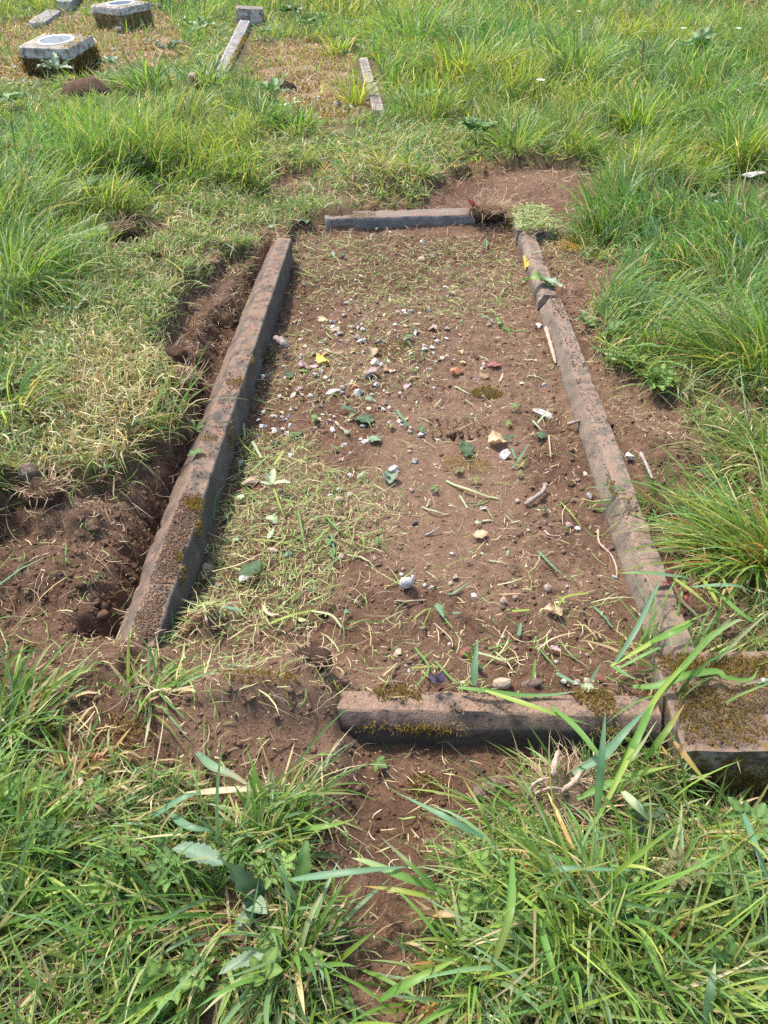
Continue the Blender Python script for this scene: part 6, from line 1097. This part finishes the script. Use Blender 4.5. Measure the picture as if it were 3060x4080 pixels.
T(*(0.766, 2.001), 170, 0.13, 1.0, 0.0055, 'swept green grass clump right of the far end of the right kerb', lean=-0.6, lean_amt=0.7, r=0.06, dry=0.1)
T(*(0.786, 2.271), 130, 0.15, 0.9, 0.005, 'tuft of grey seed-stalk grass on the right lawn', r=0.05, dry=0.15, pal=(2, 2, 1, 5, 2))
T(*(0.537, 2.421), 120, 0.08, 0.9, 0.004, 'orange-brown dead tuft by the far right corner', r=0.03, dry=0.2, orange=0.7)
T(*(0.632, 2.465), 160, 0.15, 0.8, 0.005, 'bright green tuft beside the orange-brown dead one', r=0.04, dry=0.05)
T(*(1.018, 3.711), 220, 0.26, 0.7, 0.0075, 'upright bright tussock in the right meadow', r=0.08, dry=0.06, S=5)
T(*(1.3, 3.21), 260, 0.28, 0.7, 0.006, 'golden green tussock at the right edge of the meadow', r=0.08, dry=0.2, S=5, tint=(1.2, 1.05, 0.8), orange=0.06)
T(*(0.943, 4.847), 260, 0.34, 0.9, 0.013, 'broad-bladed green tussock in the far meadow', r=0.13, dry=0.04, S=5)
T(*(0.352, 4.899), 260, 0.34, 0.8, 0.010, 'yellow-green arching tussock right of the mossy grave', r=0.14, dry=0.22, S=5, tint=(1.3, 1.1, 0.8))
T(*(0.075, 6.113), 240, 0.40, 0.9, 0.011, 'tall arching tussock behind the mossy grave', r=0.15, dry=0.08, S=5)
T(*(0.452, 3.392), 150, 0.20, 0.8, 0.006, 'leaning tuft at the back edge of the cleared soil', r=0.06, dry=0.1, S=5)
T(*(-0.073, 3.023), 330, 0.11, 1.2, 0.0035, 'dry blond hump of fine grass beyond the far kerb', r=0.075, dry=0.55, orange=0.08, tint=(1.4, 1.15, 0.9))
T(*(0.049, 2.996), 150, 0.10, 1.0, 0.004, 'small green tuft at the right of the dry hump', r=0.05, dry=0.2)
T(*(-0.675, 3.885), 190, 0.17, 0.9, 0.009, 'dark green tuft of broad blades before the mossy grave', r=0.09, dry=0.05, S=5, pal=(3, 4, 2, 3, 1))
T(*(-0.488, 3.758), 170, 0.13, 0.9, 0.008, 'broad-bladed tuft at the near right of the mossy grave', r=0.08, dry=0.05, S=5)
T(*(-1.369, 4.542), 200, 0.22, 0.8, 0.010, 'tall swept tuft between the vase block and mossy grave', lean=2.8, lean_amt=0.4, r=0.10, dry=0.1, S=5)
T(*(-1.072, 4.671), 150, 0.18, 0.9, 0.012, 'dark leafy tuft left of the pale kerb stone', r=0.10, dry=0.04, S=5, pal=(2, 5, 1, 3, 1))
T(*(-1.225, 2.507), 300, 0.26, 0.8, 0.0055, 'long silvery green tussock at the left edge', lean=0.5, lean_amt=0.4, r=0.10, dry=0.1, pal=(3, 2, 2, 4, 2))
T(*(-0.987, 1.928), 280, 0.24, 0.8, 0.005, 'long green tussock at the left edge above the dry lawn', lean=0.2, lean_amt=0.35, r=0.08, dry=0.12)
T(*(-1.167, 3.283), 240, 0.24, 1.0, 0.007, 'swept dark green clump in the left middle lawn', lean=-0.3, lean_amt=0.7, r=0.12, dry=0.08)
T(*(-0.783, 1.298), 130, 0.14, 1.1, 0.0045, 'short silvery clump at the left edge of the dry lawn', r=0.06, dry=0.3)
T(*(-0.261, 4.397), 90, 0.22, 0.6, 0.008, 'pale yellow-green tuft against the brown kerb of the mossy grave', r=0.05, dry=0.15, S=5, tint=(1.6, 1.3, 0.8))
T(*(-0.453, 5.907), 110, 0.2, 0.8, 0.010, 'yellowish tuft at the far right corner of the mossy grave', r=0.09, dry=0.25, S=5, tint=(1.4, 1.15, 0.8))

# ------------------------------------------------------------------ weeds
def weed(x, y, kind, col, n, ln, label, pitch=(0.2, 0.9), name='weed_plant', cat='weed', z=None, spread=0.0, az0=None, arc=6.28):
    g = (gz(x, y) + (0.022 if y < 0.62 else 0.01 if y < 2.5 else 0.05) if z is None else z)
    e = empty(name, (x, y, g)); tag(e, label, cat); a0 = random.uniform(0, 6.28) if az0 is None else az0
    for i in range(n):
        a = a0 + arc * i / n + random.uniform(-0.3, 0.3); pt = random.uniform(*pitch); s = ln * random.uniform(0.65, 1.1); c = np.array(LCOL[col]) * random.uniform(0.8, 1.25)
        link('leaf', random.choice(LEAF[kind]), None, parent=e, loc=(spread * math.cos(a) * random.random(), spread * math.sin(a) * random.random(), 0.002), rot=(random.uniform(-0.3, 0.3), -pt, a), scale=s, color=tuple(c))
    return e
def leaf_to(parent, p, q, kind, col, width=None):
    """one leaf of a plant from p to q"""
    p = np.array(p); q = np.array(q); d = q - p; L = float(np.linalg.norm(d)); az = math.atan2(d[1], d[0]); pit = math.asin(d[2] / L)
    c = np.array(LCOL[col]) * random.uniform(0.9, 1.15); pl = np.array(parent.location)
    return link('leaf', LEAF[kind][0], None, parent=parent, loc=tuple(p - pl), rot=(random.uniform(-0.3, 0.3), -pit, az), scale=(L, L * (width or 1), L), color=tuple(c))
bw = empty('weed_plant', (*(-0.14, 0.383), 0.0)); tag(bw, 'broad toothed weed with grey-green leaves in the near left foreground', 'weed')
for P, k, c, w in (([(-0.18,0.393,0.05), (-0.244,0.419,0.05)], 'toothed', 'blue', 1.0), ([(-0.139,0.362,0.03), (-0.164,0.38,0.08)], 'lobed', 'dark', 1.1), ([(-0.121,0.315,0.03), (-0.17,0.296,0.04)], 'toothed', 'grey', 0.9), ([(-0.098,0.377,0.03), (-0.092,0.415,0.07)], 'toothed', 'green', 0.9),
                   ([(-0.154,0.364,0.03), (-0.128,0.349,0.05)], 'oval', 'grey', 1.0), ([(-0.137,0.364,0.03), (-0.152,0.372,0.06)], 'oval', 'dark', 1.5), ([(-0.124,0.354,0.02), (-0.116,0.279,0.04)], 'lance', 'green', 1.0), ([(-0.143,0.363,0.02), (-0.16,0.331,0.04)], 'lance', 'grey', 1.1)):
    leaf_to(bw, P[0], P[1], k, c, w)
for (x, y, s, n, k, c, lab) in (
    (*[(-0.46,0.476,0.0547)][0], 6, 'toothed', 'light', 'large serrated-leaf weed at the left edge of the near grass'), (*[(-0.379,0.414,0.0354)][0], 6, 'five', 'green', 'five-leaflet weed below the dead clump at lower left'),
    (*[(-0.29,0.404,0.0296)][0], 5, 'five', 'green', 'five-leaflet weed left of the big toothed leaf'), (*[(-0.299,0.374,0.0288)][0], 5, 'five', 'light', 'hairy pale five-leaflet weed beside the lower bare patch'),
    (*[(-0.24,0.415,0.0299)][0], 4, 'three', 'green', 'three-leaflet sprig under the big toothed leaf'), (*[(-0.126,0.395,0.0266)][0], 5, 'three', 'light', 'three-leaflet weed right of the big toothed weed'),
    (*[(-0.234,0.391,0.0292)][0], 5, 'three', 'green', 'serrated sprig in the middle of the lower left grass'), (*[(-0.352,0.467,0.0313)][0], 4, 'three', 'green', 'three-leaflet sprig under the straw stalks at lower left'),
    (*[(-0.219,0.282,0.0406)][0], 6, 'three', 'light', 'light green serrated plant at the bottom edge left of centre'), (*[(-0.19,0.296,0.0290)][0], 4, 'three', 'green', 'small serrated sprig above the bottom edge'),
    (*[(-0.124,0.293,0.0313)][0], 5, 'oval', 'light', 'bright oval-leaved weed near the bottom centre'), (*[(0.083,0.4,0.0345)][0], 5, 'three', 'light', 'buttercup-like leaves in the right tussock, upper'),
    (*[(0.09,0.348,0.0380)][0], 5, 'five', 'light', 'buttercup-like leaves in the right tussock, lower'), (*[(0.237,0.357,0.0280)][0], 4, 'oval', 'green', 'oval-leaved weed low in the lower right grass'),
    (*[(0.402,0.456,0.0444)][0], 5, 'three', 'green', 'serrated weed at the right edge of the near grass'), (*[(0.33,0.298,0.0431)][0], 6, 'three', 'green', 'serrated weed at the lower right corner'),
    (*[(0.299,0.465,0.0365)][0], 5, 'three', 'dark', 'dark serrated weed below the corner block'), (*[(0.359,0.39,0.0392)][0], 6, 'five', 'green', 'five-leaflet weed in the right middle of the near grass'), (*[(0.301,0.399,0.0291)][0], 4, 'five', 'olive', 'olive five-leaflet sprig beside the lower right tussock'),
    (*[(0.474,1.84,0.0636)][0], 7, 'lance', 'green', 'plantain with long leaves beside the smooth white pebble'), (*[(0.514,1.761,0.0727)][0], 5, 'lance', 'green', 'limp plantain leaves outside the right kerb'),
    (*[(0.493,1.628,0.0476)][0], 3, 'oval', 'pale', 'pale broad leaf plant with a tiny mauve flower right of the kerb'), (*[(0.536,1.599,0.0470)][0], 8, 'five', 'light', 'feathery light green weed outside the right kerb'),
    (*[(0.567,1.516,0.0553)][0], 9, 'five', 'light', 'second feathery weed nearer the right tussock'), (*[(0.468,1.152,0.0336)][0], 5, 'lance', 'dark', 'small dark-leaved weed beside the right kerb twig'),
    (*[(-1.956,4.869,0.1924)][0], 12, 'lobed', 'grey', 'grey-green thistle rosette before the nearer vase block'), (*[(-1.989,5.367,0.1347)][0], 7, 'lobed', 'pale', 'pale thistle shoot at the corner of the nearer vase block'),
    (*[(-1.78,5.25,0.1759)][0], 10, 'lobed', 'grey', 'spreading grey-green thistle right of the nearer vase block'), (*[(-1.528,6.64,0.3069)][0], 10, 'lance', 'green', 'leafy green dock left of the pale kerb stone'),
    (*[(-1.555,5.779,0.2232)][0], 8, 'lance', 'dark', 'dark leafy dock before the vase blocks'), (*[(-0.662,4.275,0.2075)][0], 10, 'lance', 'green', 'broad-leaved dock before the mossy grave'), (*[(-0.539,4.065,0.1051)][0], 5, 'toothed', 'pale', 'pale toothed leaves beside the dock at the mossy grave'),
    (*[(-0.96,2.927,0.1516)][0], 9, 'lance', 'dark', 'dark plantain rosette in the left lawn'), (*[(-1.027,2.601,0.1056)][0], 7, 'oval', 'green', 'green broad-leaf rosette in the left lawn'), (*[(-1.882,4.032,0.1636)][0], 8, 'oval', 'green', 'oval-leaved plant at the left edge'),
    (*[(0.307,3.504,0.1333)][0], 10, 'five', 'green', 'green ferny weed beyond the far right of the plot'), (*[(1.828,5.633,0.2308)][0], 12, 'five', 'green', 'green ferny weed in the right meadow'), (*[(0.111,4.239,0.1690)][0], 9, 'lance', 'green', 'green plantain in the grass right of the mossy grave'), (*[(-0.023,4.318,0.1105)][0], 5, 'lance', 'dark', 'dark leaf plant beside the brown kerb'),
    (*[(1.044,2.572,0.0725)][0], 9, 'lobed', 'grey', 'grey-green thistle rosette below the pale rock'), (*[(-1.001,6.437,0.1209)][0], 8, 'three', 'green', 'leafy weed inside the far end of the mossy grave'), (*[(-0.744,6.789,0.1479)][0], 10, 'three', 'green', 'leafy green weed behind the mossy grave'),
    (*[(-0.99,7.497,0.1967)][0], 10, 'three', 'green', 'green nettle patch behind the mossy grave'), (*[(-0.69,7.252,0.1907)][0], 10, 'toothed', 'green', 'tall green weed behind the mossy grave at right'), (*[(-2.183,8.427,0.2534)][0], 12, 'five', 'green', 'green leafy bush near the top left, right of the vase block'),
    (*[(-0.915,2.226,0.0791)][0], 6, 'round', 'green', 'round-leaved weed at the edge of the long left grass'), (*[(-0.56,1.355,0.0302)][0], 3, 'oval', 'olive', 'small olive leaf sprig by the trench'), (*[(-0.516,1.248,0.0477)][0], 5, 'lobed', 'dark', 'dark lobed leaves hanging over the trench edge'), (*[(-0.435,1.358,0.0453)][0], 6, 'lance', 'green', 'green tuft plant on the bank of the trench'), (*[(-0.792,1.349,0.0554)][0], 6, 'oval', 'green', 'oval-leaved weed in the dry left lawn'), (*[(-0.792,1.744,0.0781)][0], 3, 'lance', 'grey', 'single grey long-leaved sprig on the left lawn')):
    weed(x, y, k, c, n, s * (0.62 if k in ('three', 'five') else 0.72) * (0.75 if y > 3 else 1.0), lab, spread=s * 0.18)
tl = empty('leaf_sprig', (*(-0.25, 1.209), gz(*(-0.25, 1.209)) + 0.01)); tag(tl, 'pulled-up sprig of three pale toothed leaves on the clippings', 'leaf sprig')
for P in ([(-0.249,1.195,-0.05), (-0.247,1.229,-0.03)], [(-0.246,1.195,-0.05), (-0.212,1.185,-0.03)], [(-0.25,1.195,-0.05), (-0.27,1.193,-0.04)]): leaf_to(tl, P[0], P[1], 'toothed', 'pale', 1.1)
sh = empty('weed_plant', (*(0.112, 0.726), gz(*(0.112, 0.726)))); tag(sh, 'green leafy shoot behind the near kerb stone', 'weed')
for P, k, c in (([(0.112,0.729,-0.02), (0.096,0.731,0.01)], 'toothed', 'light'), ([(0.112,0.731,-0.02), (0.11,0.731,0.02)], 'oval', 'light'), ([(0.113,0.729,-0.02), (0.125,0.716,-0.01)], 'toothed', 'dark')): leaf_to(sh, P[0], P[1], k, c, 1.2)
ps = empty('weed_plant', (*(0.067, 0.67), 0.0)); tag(ps, 'purple-stemmed seedling with dark leaves behind the near kerb', 'weed')
for P in ([(0.057,0.667,0.015), (0.045,0.667,0.03)], [(0.059,0.667,0.015), (0.062,0.673,0.03)]): leaf_to(ps, P[0], P[1], 'oval', 'purple', 1.4)
rw = empty('weed_plant', (*(0.43, 0.887), 0.0)); tag(rw, 'withered dark red weed against the outer side of the right kerb', 'weed')
for P in ([(0.427,0.879,0.005), (0.421,0.894,0.03)], [(0.432,0.877,0.005), (0.437,0.893,0.02)], [(0.438,0.873,0), (0.46,0.845,0.02)], [(0.427,0.879,0.005), (0.401,0.871,0.01)], [(0.445,0.867,0), (0.442,0.829,0.01)]): leaf_to(rw, P[0], P[1], 'lobed', 'red', 0.9)
rd = weed(*(0.236, 2.672), 'lance', 'red', 6, 0.06, 'small red-tipped grass shoot at the foot of the far kerb', pitch=(0.5, 1.2))
# small white flower heads in the far meadow
for i, (x, y, s) in enumerate([(1.766,7.924,0.0546), (1.839,8.18,0.0476), (2.293,7.619,0.0485), (1.179,8.964,0.0566), (1.941,5.341,0.0293), (0.547,3.59,0.0209), (1.618,5.333,0.0323), (1.138,6.091,0.0298)]):
    e = empty('meadow_flower', (x, y, gz(x, y))); hgt = 0.22
    tag(e, 'small white flower head on a thin stalk in the meadow', 'flower', 'white meadow flowers')
    st = mesh_np('stalk', *ribbon_geo([(x, y, gz(x, y)), (x + 0.01, y, gz(x, y) + hgt)], 0.006, GC_['g'])); st.transform(Matrix.Translation((-x, -y, -gz(x, y)))); link('stalk', st, M['grass'], parent=e)
    for j in range(6):
        link('petal', LEAF['oval'][0], None, parent=e, loc=(0.01, 0, hgt), rot=(0, -0.4, j * 1.047), scale=0.022, color=(0.75, 0.75, 0.72))
